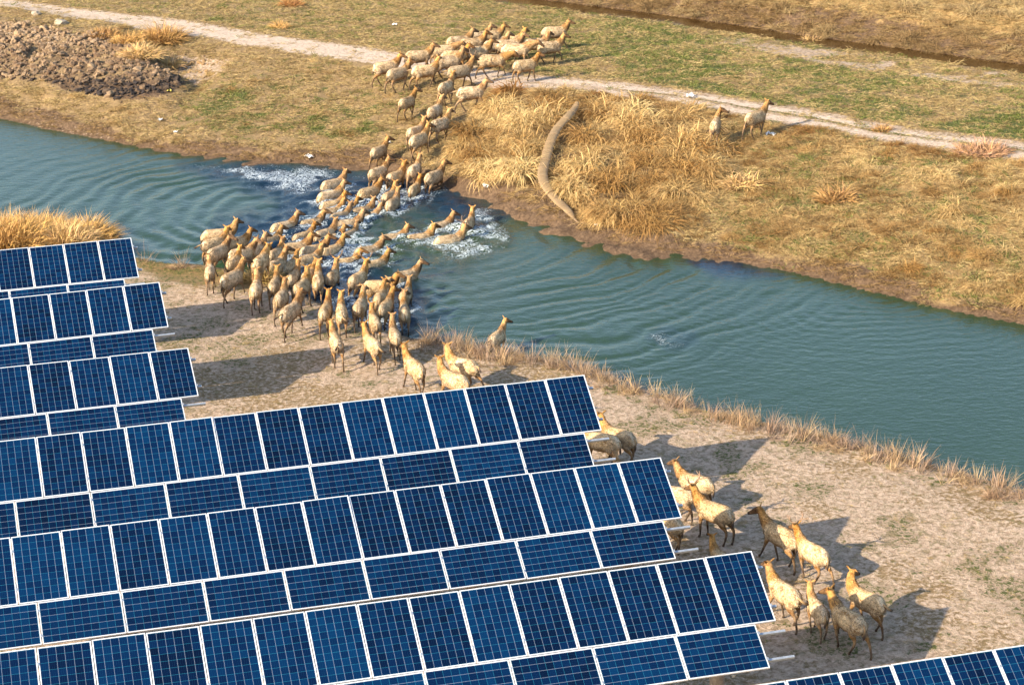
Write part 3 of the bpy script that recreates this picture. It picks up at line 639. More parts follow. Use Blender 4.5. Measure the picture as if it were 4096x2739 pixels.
def far_straw():
    X, Y, H, D = sample(70000, -34, 36, 58, 128)
    sa, gr, mu, st, D, hp = zones(X, Y, H); yf, yr, yd = far_shore(X), road(X), ditch(X)
    s = Y - yf
    mass = inpoly(D[:, 0], D[:, 1], STRAW, 16, 30)
    onslope = (s > .9) & (Y < yr - 1.5); rt = sst(1620, 1760, D[:, 0])
    clump = sst(.46, .62, fbm(X, Y, 1.6, 3, 91))
    edge = np.exp(-((Y - (yr - 2.1)) / .7) ** 2) * sst(1120, 1160, D[:, 0]) * sst(.36, .52, fbm(X, Y, 2.0, 2, 95) + .12 * (D[:, 0] > 1750))
    low = (1 - sst(1.0, 3.0, s)) * sst(1150, 1250, D[:, 0])
    left = (D[:, 0] < 1060)
    p = onslope * np.clip(mass * .95 + rt * (.55 + .45 * clump) + edge * .9 + .12 * left * clump + .25 * low, 0, 1) * (1 - sst(.8, .2, s))
    far = (Y > yd + 1.0)
    p = p + far * (.40 * sst(.40, .56, fbm(X, Y, 2.6, 3, 96)) + .30 * (1 - sst(2, 5, Y - yd)) + .06)
    p = p * (1 - hp) * (1 - sa * .8)
    nl = NETLINE; dn = np.full(len(X), 99.0)
    for (x1, y1), (x2, y2) in zip(nl[:-1], nl[1:]):
        tt = np.clip(((D[:, 0] - x1) * (x2 - x1) + (D[:, 1] - y1) * (y2 - y1)) / ((x2 - x1) ** 2 + (y2 - y1) ** 2), 0, 1)
        dn = np.minimum(dn, np.hypot(D[:, 0] - x1 - tt * (x2 - x1), (D[:, 1] - y1 - tt * (y2 - y1)) - 6))
    p = p * sst(15, 30, dn)
    k = rng.uniform(size=len(X)) < p * .50
    X, Y, H, D, mass, rt, far, edge = X[k], Y[k], H[k], D[k], mass[k], rt[k], far[k], edge[k]
    n = len(X); idx = rng.integers(0, 3, n)
    swirl = (fbm(X, Y, 2.2, 2, 120) - .5) * 5.0
    rot = np.stack([rng.normal(0, .12, n) , rng.normal(0, .12, n), np.where(far, rng.uniform(0, 6.28, n), swirl + rng.normal(0, .3, n))], 1)
    ss = np.where(far, rng.uniform(.5, 1.0, n), rng.uniform(.55, 1.15, n)) * np.where((mass < .5) & ~far, .72, 1)
    big = (rng.uniform(size=n) < np.where(far, .10, .06 + .17 * mass)); idx = np.where(big, 9 + idx, idx)
    scl = np.stack([ss * 1.1, ss * 1.1, ss * np.where(big, rng.uniform(.8, 1.15, n), rng.uniform(.6, .9, n))], 1)
    scl *= np.where(big & ~far, .85 + .35 * mass, 1)[:, None]
    f = np.clip(fbm(X, Y, 1.6, 3, 98) * 2.2 - .65 + rng.normal(0, .22, n), 0, 1)
    tint = mixtint((.40, .235, .085), (.84, .61, .29), f); tint = np.where(big[:, None], mixtint((.46, .26, .085), (.90, .66, .31), f), tint)
    tint = np.where((edge > .4)[:, None], tint * np.array([.80, .70, .62]), tint)
    tint = np.where(far[:, None], mixtint((.38, .25, .115), (.68, .50, .25), np.clip(f + .25 * sst(2, 5, Y - ditch(X)) - .15, 0, 1)), tint)
    scatter('dry_grass', SRC, np.stack([X, Y, H], 1), rot, scl, idx, tint)
def short_cover():
    X, Y, H, D = sample(190000, -34, 36, 36, 126)
    sa, gr, mu, st, D, hp = zones(X, Y, H); ym, yf, yr, yd = rim(X), far_shore(X), road(X), ditch(X)
    land = (Y < ym + .25) | (Y > yf + .25)
    land &= ~((Y > yd - 1.45) & (Y < yd + .75))
    near = Y < ym + .3
    nz = fbm(X, Y, .9, 3, 101)
    p = np.where(near, .16 + .30 * sst(.45, .6, nz) + .75 * gr * sst(.42, .58, nz) + .35 * st, .75 - .25 * mu)
    p = p * (1 - sa * np.where(near, .45, .93)) * (1 - hp) * land
    k = rng.uniform(size=len(X)) < p
    X, Y, H, D, sa, gr, mu, st, near, nz = X[k], Y[k], H[k], D[k], sa[k], gr[k], mu[k], st[k], near[k], nz[k]
    n = len(X); ig = rng.uniform(size=n) < np.where(near, np.clip(gr, .45, .8), gr * .62)
    idx = np.where(ig, 5, rng.integers(3, 5, n))
    rot = np.stack([rng.normal(0, .15, n), rng.normal(0, .15, n), rng.uniform(0, 6.28, n)], 1)
    ss = rng.uniform(.7, 1.3, n) * np.where(near, .50, 1.15) * np.where(ig & ~near, 1.2, 1)
    scl = np.stack([ss, ss, ss * np.where(near, .8, 1)], 1)
    f = np.clip(rng.uniform(-.1, 1.1, n) * .6 + .5 * nz, 0, 1)
    dry = mixtint((.33, .225, .095), (.68, .51, .24), f); grn = mixtint((.10, .13, .028), (.30, .31, .085), f)
    tint = np.where(ig[:, None], grn, dry); tint = np.where((mu > .5)[:, None] & ~ig[:, None], tint * np.array([.75, .66, .62]), tint)
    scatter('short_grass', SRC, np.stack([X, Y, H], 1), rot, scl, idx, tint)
def reeds():
    X, Y, H, D = sample(110000, -30, 26, 40, 92)
    ym = rim(X); e = Y - ym
    gapr = sst(930, 990, D[:, 0]); lft = (1 - sst(440, 470, D[:, 0])) * sst(300, 330, D[:, 0])
    band = np.exp(-((e + .05) / .55) ** 2)
    p = band * (gapr * (.80 + .3 * sst(.4, .6, fbm(X, Y, 1.1, 2, 110))) + .15 * lft + .05)
    k = rng.uniform(size=len(X)) < p * .85
    X, Y, H, D, e = X[k], Y[k], H[k], D[k], e[k]; n = len(X)
    q_ = rng.uniform(size=n); idx = np.where(q_ < .30, 4, np.where(q_ < .48, rng.integers(0, 3, n), np.where(q_ < .75, 6, 8)))
    rot = np.stack([rng.normal(0, .18, n), rng.normal(0, .18, n), rng.uniform(0, 6.28, n)], 1)
    ss = rng.uniform(.45, 1.0, n) * np.where(idx < 3, .62, 1); scl = np.stack([ss, ss, ss], 1)
    f = rng.uniform(size=n); tint = mixtint((.42, .27, .17), (.75, .54, .31), f)
    tint = np.where((rng.uniform(size=n) < .35)[:, None], np.array([.46, .33, .25]) * (.7 + .6 * f[:, None]), tint)
    scatter('reeds', SRC, np.stack([X, Y, np.maximum(H, WZ - .1)], 1), rot, scl, idx, tint)
far_straw(); short_cover(); reeds()

# ------------------------------------------------------------------ loose clods of the dug earth
CL = bpy.data.collections.new('clod_forms')
def clod_mat():
    m, t, b = mat('dug_earth'); ti = N(t, 'ShaderNodeAttribute', attribute_type='INSTANCER', attribute_name='tint')
    tc = N(t, 'ShaderNodeTexCoord').outputs['Object']; n = noise(t, tc, 9, 5, .7)
    c = mixc(t, 1.0, ti.outputs['Color'], ramp(t, n, [(.3, (.55, .52, .5)), (.7, (1.25, 1.2, 1.15))]), 'MULTIPLY'); L(t, c, b.inputs['Base Color'])
    b.inputs['Roughness'].default_value = .95; bump(t, n, .8, .1, b); return m
CLM = clod_mat()
import bmesh
def lump(seed, rough=.35, sub=2):
    bm = bmesh.new(); bmesh.ops.create_icosphere(bm, subdivisions=sub, radius=1); r = np.random.default_rng(seed); off = r.uniform(0, 50, 3)
    for v in bm.verts:
        c = v.co; n = math.sin(c.x * 3.1 + off[0]) * math.sin(c.y * 3.7 + off[1]) + math.sin(c.z * 4.3 + off[2]) * math.sin(c.x * 2.9 + off[1])
        v.co = c * (1 + rough * n * .6 + r.uniform(-.14, .14)); v.co.z *= .75
    return bm
for k in range(6):
    bm = lump(k + 5, .45); me = bpy.data.meshes.new('form_clod'); bm.to_mesh(me); bm.free(); me.materials.append(CLM)
    CL.objects.link(bpy.data.objects.new('form_clod_' + 'abcdef'[k], me))
def clods():
    X, Y, H, D = sample(60000, -34, -6, 80, 120, 160)
    hp = inpoly(D[:, 0], D[:, 1], HEAP, 8, 14); ct = inpoly(D[:, 0], D[:, 1], CUT, 8, 8)
    mudline = (Y > far_shore(X) + .1) & (Y < far_shore(X) + 1.5)
    k = rng.uniform(size=len(X)) < np.clip(hp * .55 + ct * .3 + mudline * .03, 0, 1)
    X, Y, H, D, hp, ct = X[k], Y[k], H[k], D[k], hp[k], ct[k]; n = len(X)
    s = np.clip(rng.lognormal(-2.75, .45, n), .03, .17) * np.where(hp > .5, 1, .6); rot = rng.uniform(0, 6.28, (n, 3)); rot[:, :2] *= .15
    scl = np.stack([s * rng.uniform(.8, 1.4, n), s * rng.uniform(.8, 1.3, n), s], 1)
    dk = sst(160, 212, D[:, 1] + 14 * rng.normal(size=n)) * (hp > .3); f = rng.uniform(size=n)
    tint = mixtint((.20, .125, .070), (.50, .36, .22), np.clip(f * .8 + .25 * (1 - sst(50, 120, D[:, 1])), 0, 1)); tint = tint * (1 - dk[:, None]) + dk[:, None] * np.array([.035, .026, .024])
    tint = np.where((ct > .5)[:, None], np.array([.50, .33, .16]) * (.8 + .4 * f[:, None]), tint)
    scatter('earth_clods', CL, np.stack([X, Y, H + s * .2], 1), rot, scl, rng.integers(0, 6, n), tint)
clods()

# ------------------------------------------------------------------ solar tables
def panel_materials():
    mf, t, b = mat('anodised_frame'); b.inputs['Base Color'].default_value = (.74, .75, .76, 1); b.inputs['Metallic'].default_value = .25; b.inputs['Roughness'].default_value = .42
    ms, t, b = mat('galvanised_steel'); b.inputs['Metallic'].default_value = .7; b.inputs['Roughness'].default_value = .5
    tc = N(t, 'ShaderNodeTexCoord').outputs['Object']; L(t, ramp(t, noise(t, tc, 14, 4), [(.3, (.36, .40, .43)), (.7, (.55, .59, .62))]), b.inputs['Base Color'])
    mc, t, b = mat('concrete_post'); tc = N(t, 'ShaderNodeTexCoord').outputs['Object']
    L(t, ramp(t, noise(t, tc, 9, 5), [(.3, (.17, .13, .10)), (.7, (.34, .28, .22))]), b.inputs['Base Color']); b.inputs['Roughness'].default_value = .9
    mg, t, b = mat('solar_cells')
    tc = N(t, 'ShaderNodeTexCoord').outputs['Object']; sp = N(t, 'ShaderNodeSeparateXYZ'); L(t, tc, sp.inputs[0])
    def cell(o, n, m0, size): return math_(t, 'MULTIPLY', math_(t, 'SUBTRACT', o, m0), n / (size - 2 * m0))
    cx = cell(sp.outputs[0], 6, .024, .992); cy = cell(sp.outputs[1], 10, .030, 1.65)
    def line(c, k, w):      # 1 on grid lines; w half-width in cells
        f = math_(t, 'FRACT', math_(t, 'ADD', math_(t, 'MULTIPLY', c, k), .5)); d = math_(t, 'ABSOLUTE', math_(t, 'SUBTRACT', f, .5))
        return math_(t, 'SUBTRACT', 1.0, math_(t, 'SMOOTH_MIN', 1.0, math_(t, 'DIVIDE', d, w * k), .02))
    lx = math_(t, 'MAXIMUM', line(cx, 1, .022), 0); ly = math_(t, 'MAXIMUM', line(cy, 1, .020), 0)
    fx = math_(t, 'ADD', cx, .0)
    lb = math_(t, 'MAXIMUM', line(math_(t, 'ADD', cx, .125), 4, .008), 0)
    fl = N(t, 'ShaderNodeCombineXYZ'); L(t, math_(t, 'FLOOR', cx), fl.inputs[0]); L(t, math_(t, 'FLOOR', cy), fl.inputs[1])
    oi = N(t, 'ShaderNodeObjectInfo'); L(t, math_(t, 'MULTIPLY', oi.outputs['Random'], 91.7), fl.inputs[2])
    wn = N(t, 'ShaderNodeTexWhiteNoise'); L(t, fl.outputs[0], wn.inputs['Vector'])
    nn = noise(t, tc, 1.6, 3, .6); r = math_(t, 'ADD', math_(t, 'MULTIPLY', wn.outputs['Value'], .45), math_(t, 'ADD', math_(t, 'MULTIPLY', oi.outputs['Random'], .40), math_(t, 'MULTIPLY', nn, .25)))
    base = ramp(t, r, [(.15, (.0002, .003, .017)), (.5, (.0003, .0085, .040)), (.90, (.0004, .020, .070))])
    col = mixc(t, math_(t, 'MULTIPLY', lb, .42), base, (.015, .13, .24))
    col = mixc(t, math_(t, 'MULTIPLY', ly, .78), col, (.03, .26, .38))
    col = mixc(t, math_(t, 'MULTIPLY', lx, .80), col, (.36, .44, .56))
    L(t, col, b.inputs['Base Color']); b.inputs['Roughness'].default_value = .10; b.inputs['IOR'].default_value = 1.33
    L(t, math_(t, 'ADD', .09, math_(t, 'MULTIPLY', nn, .10)), b.inputs['Roughness'])
    return mf, ms, mc, mg
MF, MS, MC, MG = panel_materials()
def box(V, Fc, x0, x1, y0, y1, z0, z1):
    b = len(V); V += [(x, y, z) for z in (z0, z1) for y in (y0, y1) for x in (x0, x1)]
    Fc += [tuple(b + i for i in q) for q in ((0, 2, 3, 1), (4, 5, 7, 6), (0, 1, 5, 4), (2, 6, 7, 3), (0, 4, 6, 2), (1, 3, 7, 5))]
def frame_mesh():
    V = []; Fc = []; W, H, f = .992, 1.65, .021
    box(V, Fc, 0, W, 0, f, -.035, .004); box(V, Fc, 0, W, H - f, H, -.035, .004)
    box(V, Fc, 0, f, f, H - f, -.035, .0035); box(V, Fc, W - f, W, f, H - f, -.035, .0035)
    me = bpy.data.meshes.new('solar_panel'); me.from_pydata(V, [], Fc); me.materials.append(MF); return me
def glass_mesh():
    V = []; Fc = []; box(V, Fc, .018, .974, .018, 1.632, -.008, -.001)
    me = bpy.data.meshes.new('cell_glass'); me.from_pydata(V, [], Fc); me.materials.append(MG); return me
FM, GMh = frame_mesh(), glass_mesh()
def clamp_mesh():
    V = []; Fc = []; box(V, Fc, -.025, .025, -.03, .03, -.01, .010)
    me = bpy.data.meshes.new('clamp'); me.from_pydata(V, [], Fc); me.materials.append(MS); return me
CM = clamp_mesh()
def child(name, me, parent, mw):
    o = bpy.data.objects.new(name, me); C.objects.link(o); o.parent = parent; o.matrix_local = mw; return o
TABLES = [
 ('A', (-11.363, 61.825, 2.967), (.9623, .2716, -.0137), (.2322, -.8469, -.4783), 7, 4, 0, 'farthest short row of blue solar panels, just before the big golden grass tussock'),
 ('B', (-9.752, 56.697, 3.247), (.9624, .2717, -.0070), (.2313, -.8323, -.5038), 8, 5, 0, 'second row of blue solar panels from the water, its rail pointing at the herd'),
 ('C', (-8.317, 51.793, 3.087), (.9608, .2767, -.0179), (.2365, -.8514, -.4683), 8, 5, 0, 'third short row of blue solar panels, directly above the long row'),
 ('D', (1.739, 48.907, 3.165), (.9642, .2648, -.0153), (.2125, -.8058, -.5528), 17, 10, 0, 'long row of blue solar panels with deer heads showing over its upper edge'),
 ('E', (3.233, 43.913, 3.094), (.9650, .2619, -.0158), (.2172, -.8314, -.5115), 18, 11, 0, 'long row of blue solar panels with a bird-dropping streak, fifth from the water'),
 ('F', (4.708, 39.158, 3.040), (.9703, .2420, -.0068), (.2044, -.8340, -.5126), 18, 11, 0, 'nearest long row of blue solar panels, deer group beside its right end'),
]
g0 = un(3970.7, 2596, 3.02)
TABLES.append(('G', tuple(g0 + 5 * 1.012 * np.array([.9703, .2420, -.0068])), (.9703, .2420, -.0068), (.2044, -.8340, -.5126), 11, 6, 0, 'row of blue solar panels cut off by the bottom right corner'))
def table(nm, o, ax, ay, n_p, n_l, _u, label):
    ax = Vector(ax).normalized(); ay = Vector(ay); ay = (ay - ay.dot(ax) * ax).normalized(); nz = ax.cross(-ay).normalized()
    root = empty('solar_table', (o[0], o[1], 0)); tag(root, label, 'solar table', 'rows of solar panels on the near bank')
    # local frame: x along the row to the right, y up the slope, z the panel's normal
    B = Matrix((ax, -ay, nz)).transposed().to_4x4(); B.translation = Vector((0, 0, o[2]))
    def T(u, v, z=0, rz=0, sw=False):
        return B @ Matrix.Translation((u, -v, z)) @ Matrix.Rotation(rz, 4, 'Z')
    gp = 1.012
    def jit(): return Matrix.Rotation(random.gauss(0, .004), 4, 'X') @ Matrix.Rotation(random.gauss(0, .004), 4, 'Y')
    for k in range(n_p):
        p = child('solar_panel', FM, root, T(-(k + 1) * gp + .020, 1.65) @ jit()); child('cell_glass', GMh, p, Matrix())
    for k in range(n_l):
        u1 = -.44 - k * 1.67
        p = child('solar_panel', FM, root, T(u1, 1.67 + .992, 0, math.pi / 2) @ jit()); child('cell_glass', GMh, p, Matrix())
    Ln = max(n_p * gp, .44 + n_l * 1.67) + .1
    for v in (.36, 1.29, 1.87, 2.46):
        V = []; Fc = []; box(V, Fc, -Ln, .14, -.025, .025, -.105, -.045)
        me = bpy.data.meshes.new('rail'); me.from_pydata(V, [], Fc); me.materials.append(MS); child('rail', me, root, T(0, v))
    for v in (.36, 1.29):
        child('clamp', CM, root, T(.012, v)); 
        for k in range(1, n_p): child('clamp', CM, root, T(-k * gp + .010, v) @ Matrix.Scale(.55, 4, (1, 0, 0)))
    for v in (1.87, 2.46):
        child('clamp', CM, root, T(-.43, v))
        for k in range(1, n_l): child('clamp', CM, root, T(-.44 - k * 1.67 + .010, v) @ Matrix.Scale(.55, 4, (1, 0, 0)))
    u = -1.15
    while u > -Ln + .3:
        V = []; Fc = []; box(V, Fc, -.03, .03, -1.30, 1.30, -.19, -.108)
        me = bpy.data.meshes.new('cross_beam'); me.from_pydata(V, [], Fc); me.materials.append(MS); child('cross_beam', me, root, T(u, 1.35))
        c = B @ Vector((u, -1.55, -.19)); V = []; Fc = []; n = 14; h = c.z - .04
        for s_, z in enumerate((-.5, h)):
            V += [(.15 * math.cos(2 * math.pi * i / n), .15 * math.sin(2 * math.pi * i / n), z) for i in range(n)]
        Fc = [(i, (i + 1) % n, n + (i + 1) % n, n + i) for i in range(n)] + [tuple(range(n, 2 * n))]
        me = bpy.data.meshes.new('post'); me.from_pydata(V, [], Fc); me.materials.append(MC)
        child('post', me, root, Matrix.Translation((c.x, c.y, 0)))
        u -= 3.6
for a in TABLES: table(*a)

# ------------------------------------------------------------------ deer
def coat_material():
    m, t, b = mat('deer_coat')
    at = N(t, 'ShaderNodeVertexColor', layer_name='coat'); tc = N(t, 'ShaderNodeTexCoord').outputs['Object']; oi = N(t, 'ShaderNodeObjectInfo')
    ad = N(t, 'ShaderNodeVectorMath', operation='ADD'); L(t, tc, ad.inputs[0]); cx = N(t, 'ShaderNodeCombineXYZ'); L(t, math_(t, 'MULTIPLY', oi.outputs['Random'], 37.0), cx.inputs[0]); L(t, cx.outputs[0], ad.inputs[1])
    mp = N(t, 'ShaderNodeMapping'); mp.inputs['Scale'].default_value = (1, 1.6, 1.2); L(t, ad.outputs[0], mp.inputs[0]); v = mp.outputs[0]
    n1 = noise(t, v, 3.2, 5, .7); n2 = noise(t, v, 15, 5, .75, 1.5); n3 = noise(t, v, 6.5, 5, .8, 1.2)
    patch = ramp(t, n1, [(.36, (.50, .40, .30)), (.48, (1, .95, .88)), (.62, (1.22, 1.20, 1.14))])
    strk = ramp(t, n2, [(.36, (.34, .26, .19)), (.48, (.98, .98, .98)), (.64, (1.32, 1.32, 1.28))])
    c = mixc(t, 1.0, at.outputs[0], patch, 'MULTIPLY'); c = mixc(t, 1.0, c, strk, 'MULTIPLY')
    # grey scruffy marks where the winter coat sheds
    c = mixc(t, math_(t, 'MULTIPLY', ramp(t, n3, [(.54, (0, 0, 0)), (.62, (1, 1, 1))]), math_(t, 'MULTIPLY', at.outputs[1], .62)), c, (.17, .11, .07))
    hsv = N(t, 'ShaderNodeHueSaturation'); L(t, c, hsv.inputs['Color']); L(t, math_(t, 'ADD', .80, math_(t, 'MULTIPLY', oi.outputs['Random'], .38)), hsv.inputs['Value'])
    L(t, math_(t, 'ADD', .95, math_(t, 'MULTIPLY', math_(t, 'FRACT', math_(t, 'MULTIPLY', oi.outputs['Random'], 7.3)), .2)), hsv.inputs['Saturation'])
    L(t, hsv.outputs[0], b.inputs['Base Color']); b.inputs['Roughness'].default_value = .85; b.inputs['Specular IOR Level'].default_value = .2
    bump(t, math_(t, 'ADD', n2, n3), .8, .03, b)
    return m
DM = coat_material()
mh, th_, bh = mat('antler_velvet'); bh.inputs['Base Color'].default_value = (.25, .16, .10, 1); bh.inputs['Roughness'].default_value = .8
mt_, tt_, bt_ = mat('tail_hair')
at_ = N(tt_, 'ShaderNodeVertexColor', layer_name='coat'); tc_ = N(tt_, 'ShaderNodeTexCoord').outputs['Object']
L(tt_, mixc(tt_, 1.0, at_.outputs[0], ramp(tt_, noise(tt_, tc_, 30, 3), [(.3, (.6, .6, .6)), (.7, (1.3, 1.3, 1.3))]), 'MULTIPLY'), bt_.inputs['Base Color']); bt_.inputs['Roughness'].default_value = .9

def loft(rings, n=14):
    """rings: (centre, axis_u, axis_v, radius_u, radius_v); closed at both ends"""
    V = []; Fc = []
    for c, u, v, ru, rv in rings:
        for i in range(n):
            a = 2 * math.pi * i / n; V.append(Vector(c) + u * (ru * math.cos(a)) + v * (rv * math.sin(a)))
    for r in range(len(rings) - 1):
        for i in range(n): Fc.append((r * n + i, r * n + (i + 1) % n, (r + 1) * n + (i + 1) % n, (r + 1) * n + i))
    Fc.append(tuple(range(n - 1, -1, -1))); b = (len(rings) - 1) * n; Fc.append(tuple(b + i for i in range(n)))
    return V, Fc
def path_loft(pts, rad, n=12, up=Vector((0, 0, 1)), flat=1.0, sub=3):
    """round section swept on a smoothed path; rad = list of (width, height)"""
    P = [Vector(p) for p in pts]; Q = []; W = []
    for i in range(len(P) - 1):
        p0 = P[max(i - 1, 0)]; p1 = P[i]; p2 = P[i + 1]; p3 = P[min(i + 2, len(P) - 1)]
        for s in range(sub):
            f = s / sub
            Q.append(.5 * ((2 * p1) + (p2 - p0) * f + (2 * p0 - 5 * p1 + 4 * p2 - p3) * f * f + (-p0 + 3 * p1 - 3 * p2 + p3) * f ** 3))
            g = f * f * (3 - 2 * f); W.append((rad[i][0] * (1 - g) + rad[i + 1][0] * g, rad[i][1] * (1 - g) + rad[i + 1][1] * g))
    Q.append(P[-1]); W.append(rad[-1]); rings = []
    for i in range(len(Q)):
        d = (Q[min(i + 1, len(Q) - 1)] - Q[max(i - 1, 0)]).normalized()
        side = up.cross(d)
        if side.length < .15: side = Vector((0, 1, 0)).cross(d) if abs(d.y) < .9 else Vector((1, 0, 0)).cross(d)
        side.normalize(); vv = d.cross(side).normalized(); rings.append((Q[i], side, vv, W[i][0], W[i][1]))
    return loft(rings, n)
YAX = Vector((0, 1, 0))
LEGP = {
 3: ((-.22, 0), (.12, 0), (-.10, .04), (.18, 0)),  # per pose: fore/aft shift of the hooves: front left, front right, hind left, hind right; lift
 0: ((.04, 0), (-.05, 0), (.05, 0), (-.06, 0)),
 1: ((.30, .0), (-.20, 0), (-.24, 0), (.22, 0)),
 2: ((-.16, .0), (.32, .18), (.26, 0), (-.30, .05)),
}
HEADP = {5: (-20, 0, 0), 6: (20, 0, 0), 0: (0, 0, 0), 1: (-40, 0, 0), 2: (-85, 0, 0), 3: (42, 0, 0), 4: (0, 1, 0)}
def deer_mesh(lp, hp):
    """one continuous body: trunk, neck, head, ears and four jointed legs, hooves at z = 0, facing +x"""
    pieces = []; skel = []
    tp = [(-.70, 0, .99), (-.64, 0, .96), (-.50, 0, .925), (-.26, 0, .885), (0, 0, .865), (.22, 0, .875), (.40, 0, .925), (.52, 0, .98)]
    tr = [(.06, .09), (.145, .20), (.205, .280), (.228, .310), (.230, .312), (.205, .295), (.165, .26), (.12, .18)]
    pieces.append(path_loft(tp, tr, 18, YAX.cross(Vector((-1, 0, 0)))))
    yaw, low, _ = HEADP[hp]; ya = R(yaw)
    if not low: nk = [(.36, 0, .95), (.52, 0, 1.07), (.62, 0, 1.19), (.68, 0, 1.31), (.72, 0, 1.42)]
    else: nk = [(.40, 0, .98), (.58, 0, 1.06), (.74, 0, 1.13), (.90, 0, 1.19), (1.00, 0, 1.22)]
    def bend(p, f):   # progressive yaw of the neck about its root
        a = ya * .35 * f; x, y = p[0] - .45, p[1]; return (.45 + x * math.cos(a) - y * math.sin(a), x * math.sin(a) + y * math.cos(a), p[2])
    nk = [bend(p, i / 4) for i, p in enumerate(nk)]
    pieces.append(path_loft(nk, [(.17, .24), (.150, .215), (.122, .170), (.102, .134), (.092, .110)], 14, Vector((-1, 0, .2))))
    hb = Vector(nk[-1]); hd = ya
    fwd = Vector((math.cos(hd), math.sin(hd), 0)); lat = Vector((-math.sin(hd), math.cos(hd), 0))
    drop = -.38 if not low else -.75
    ax = (fwd + Vector((0, 0, drop))).normalized(); upv = lat.cross(ax) * -1; upv = ax.cross(lat); upv = upv if upv.z > 0 else -upv
    hp0 = hb + upv * .0
    hpts = [hp0 - ax * .07, hp0 + ax * .03 + upv * .012, hp0 + ax * .13, hp0 + ax * .24 - upv * .012, hp0 + ax * .34 - upv * .02, hp0 + ax * .395 - upv * .024]
    hr = [(.055, .06), (.090, .100), (.086, .096), (.064, .070), (.050, .052), (.034, .036)]
    rings = []
    for p, (a, b_) in zip(hpts, hr): rings.append((p, lat, upv, a, b_))
    pieces.append(loft(rings, 12))
    for sd in (-1, 1):   # ears
        e0 = hp0 + lat * sd * .06 + upv * .06 - ax * .01; ed = (lat * sd * .85 + Vector((0, 0, .75)) - fwd * .28).normalized()
        en = ed.cross(fwd).normalized(); el = fwd
        rr = [(e0 - ed * .02, .030, .022), (e0 + ed * .05, .042, .016), (e0 + ed * .11, .036, .013), (e0 + ed * .165, .012, .008)]
        pieces.append(loft([(p, en, el, a, b_) for p, a, b_ in rr], 8))
    legs = LEGP[lp]
    for k, (sy, front) in enumerate(((1, 1), (-1, 1), (1, 0), (-1, 0))):
        dx, lift = legs[k]; y = sy * .125
        if front:
            J = [(.34, y * .95, .95), (.33, y * 1.05, .70), (.345 + dx * .35, y, .42 + lift * .6), (.335 + dx * .9 - lift * .5, y * .95, .11 + lift), (.36 + dx - lift * .8, y * .95, .055 + lift), (.375 + dx - lift * .9, y * .95, .0 + lift)]
            W = [(.085, .125), (.062, .085), (.036, .042), (.025, .028), (.032, .036), (.038, .044)]
        else:
            J = [(-.46, y * .9, .93), (-.42 + dx * .15, y * 1.12, .70), (-.63 + dx * .45, y, .46 + lift * .7), (-.585 + dx * .95 - lift * .4, y * .95, .12 + lift), (-.555 + dx - lift * .5, y * .95, .055 + lift), (-.54 + dx - lift * .6, y * .95, .0 + lift)]
            W = [(.115, .185), (.088, .130), (.037, .048), (.025, .030), (.033, .038), (.038, .046)]
        pieces.append(path_loft(J, W, 10, Vector((1, 0, 0)), sub=3)); skel.append(J)
    V = []; Fc = []
    for v, f in pieces:
        b = len(V); V += [tuple(p) for p in v]; Fc += [tuple(b + i for i in q) for q in f]
    o = mesh_obj('deer_form', V, Fc)
    m = o.modifiers.new('r', 'REMESH'); m.mode = 'VOXEL'; m.voxel_size = .0165; m.use_smooth_shade = True
    s = o.modifiers.new('s', 'SMOOTH'); s.factor = .5; s.iterations = 3
    d = o.modifiers.new('d', 'DECIMATE'); d.ratio = .38
    dg = bpy.context.evaluated_depsgraph_get(); ev = o.evaluated_get(dg); me = bpy.data.meshes.new_from_object(ev)
    bpy.data.objects.remove(o); me.name = 'deer'
    n = len(me.vertices); co = np.empty(n * 3, np.float32); me.vertices.foreach_get('co', co); co = co.reshape(-1, 3)
    no = np.empty(n * 3, np.float32); me.vertices.foreach_get('normal', no); no = no.reshape(-1, 3)
    x, y, z = co[:, 0], co[:, 1], co[:, 2]
    cream = np.array([.66, .51, .335]); grey = np.array([.43, .335, .24]); orange = np.array([.43, .255, .115]); rust = np.array([.33, .20, .10]); dark = np.array([.050, .038, .032]); tan = np.array([.25, .175, .115])
    col = np.tile(cream, (n, 1)); shag = np.ones(n)
    def mixm(c, f): 
        nonlocal col
        col = col * (1 - f[:, None]) + c * f[:, None]
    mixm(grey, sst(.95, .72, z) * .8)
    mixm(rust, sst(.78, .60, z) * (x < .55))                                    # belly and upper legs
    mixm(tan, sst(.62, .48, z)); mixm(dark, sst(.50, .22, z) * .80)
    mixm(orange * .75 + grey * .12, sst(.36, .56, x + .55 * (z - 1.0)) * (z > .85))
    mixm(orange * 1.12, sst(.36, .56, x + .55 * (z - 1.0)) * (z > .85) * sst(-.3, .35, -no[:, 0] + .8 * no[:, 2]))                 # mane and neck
    mixm(orange * .9 + cream * .1, .55 * sst(.05, .35, x) * sst(.98, 1.12, z) * np.exp(-(y / .10) ** 2))
    dh = np.linalg.norm(co - np.array(hp0)[None], axis=1); al = (co - np.array(hp0)[None]) @ np.array(ax)
    hm = (dh < .5) & ((co - np.array(hp0)[None]) @ np.array(ax) > -.12) & (z > hp0.z - .42) & (np.abs((co - np.array(hp0)[None]) @ np.array(lat)) < .2)
    mixm(np.array([.13, .08, .05]), hm * sst(-.02, .12, al) * .92); mixm(np.array([.05, .035, .03]), hm * sst(.29, .36, al))
    le = np.minimum(np.linalg.norm(co - np.array(hp0 + ax * .12 + lat * .066 + upv * .03), axis=1), np.linalg.norm(co - np.array(hp0 + ax * .12 - lat * .066 + upv * .03), axis=1))
    mixm(np.array([.015, .012, .01]), sst(.026, .016, le))
    rump = (x < -.50) & (z > .62)
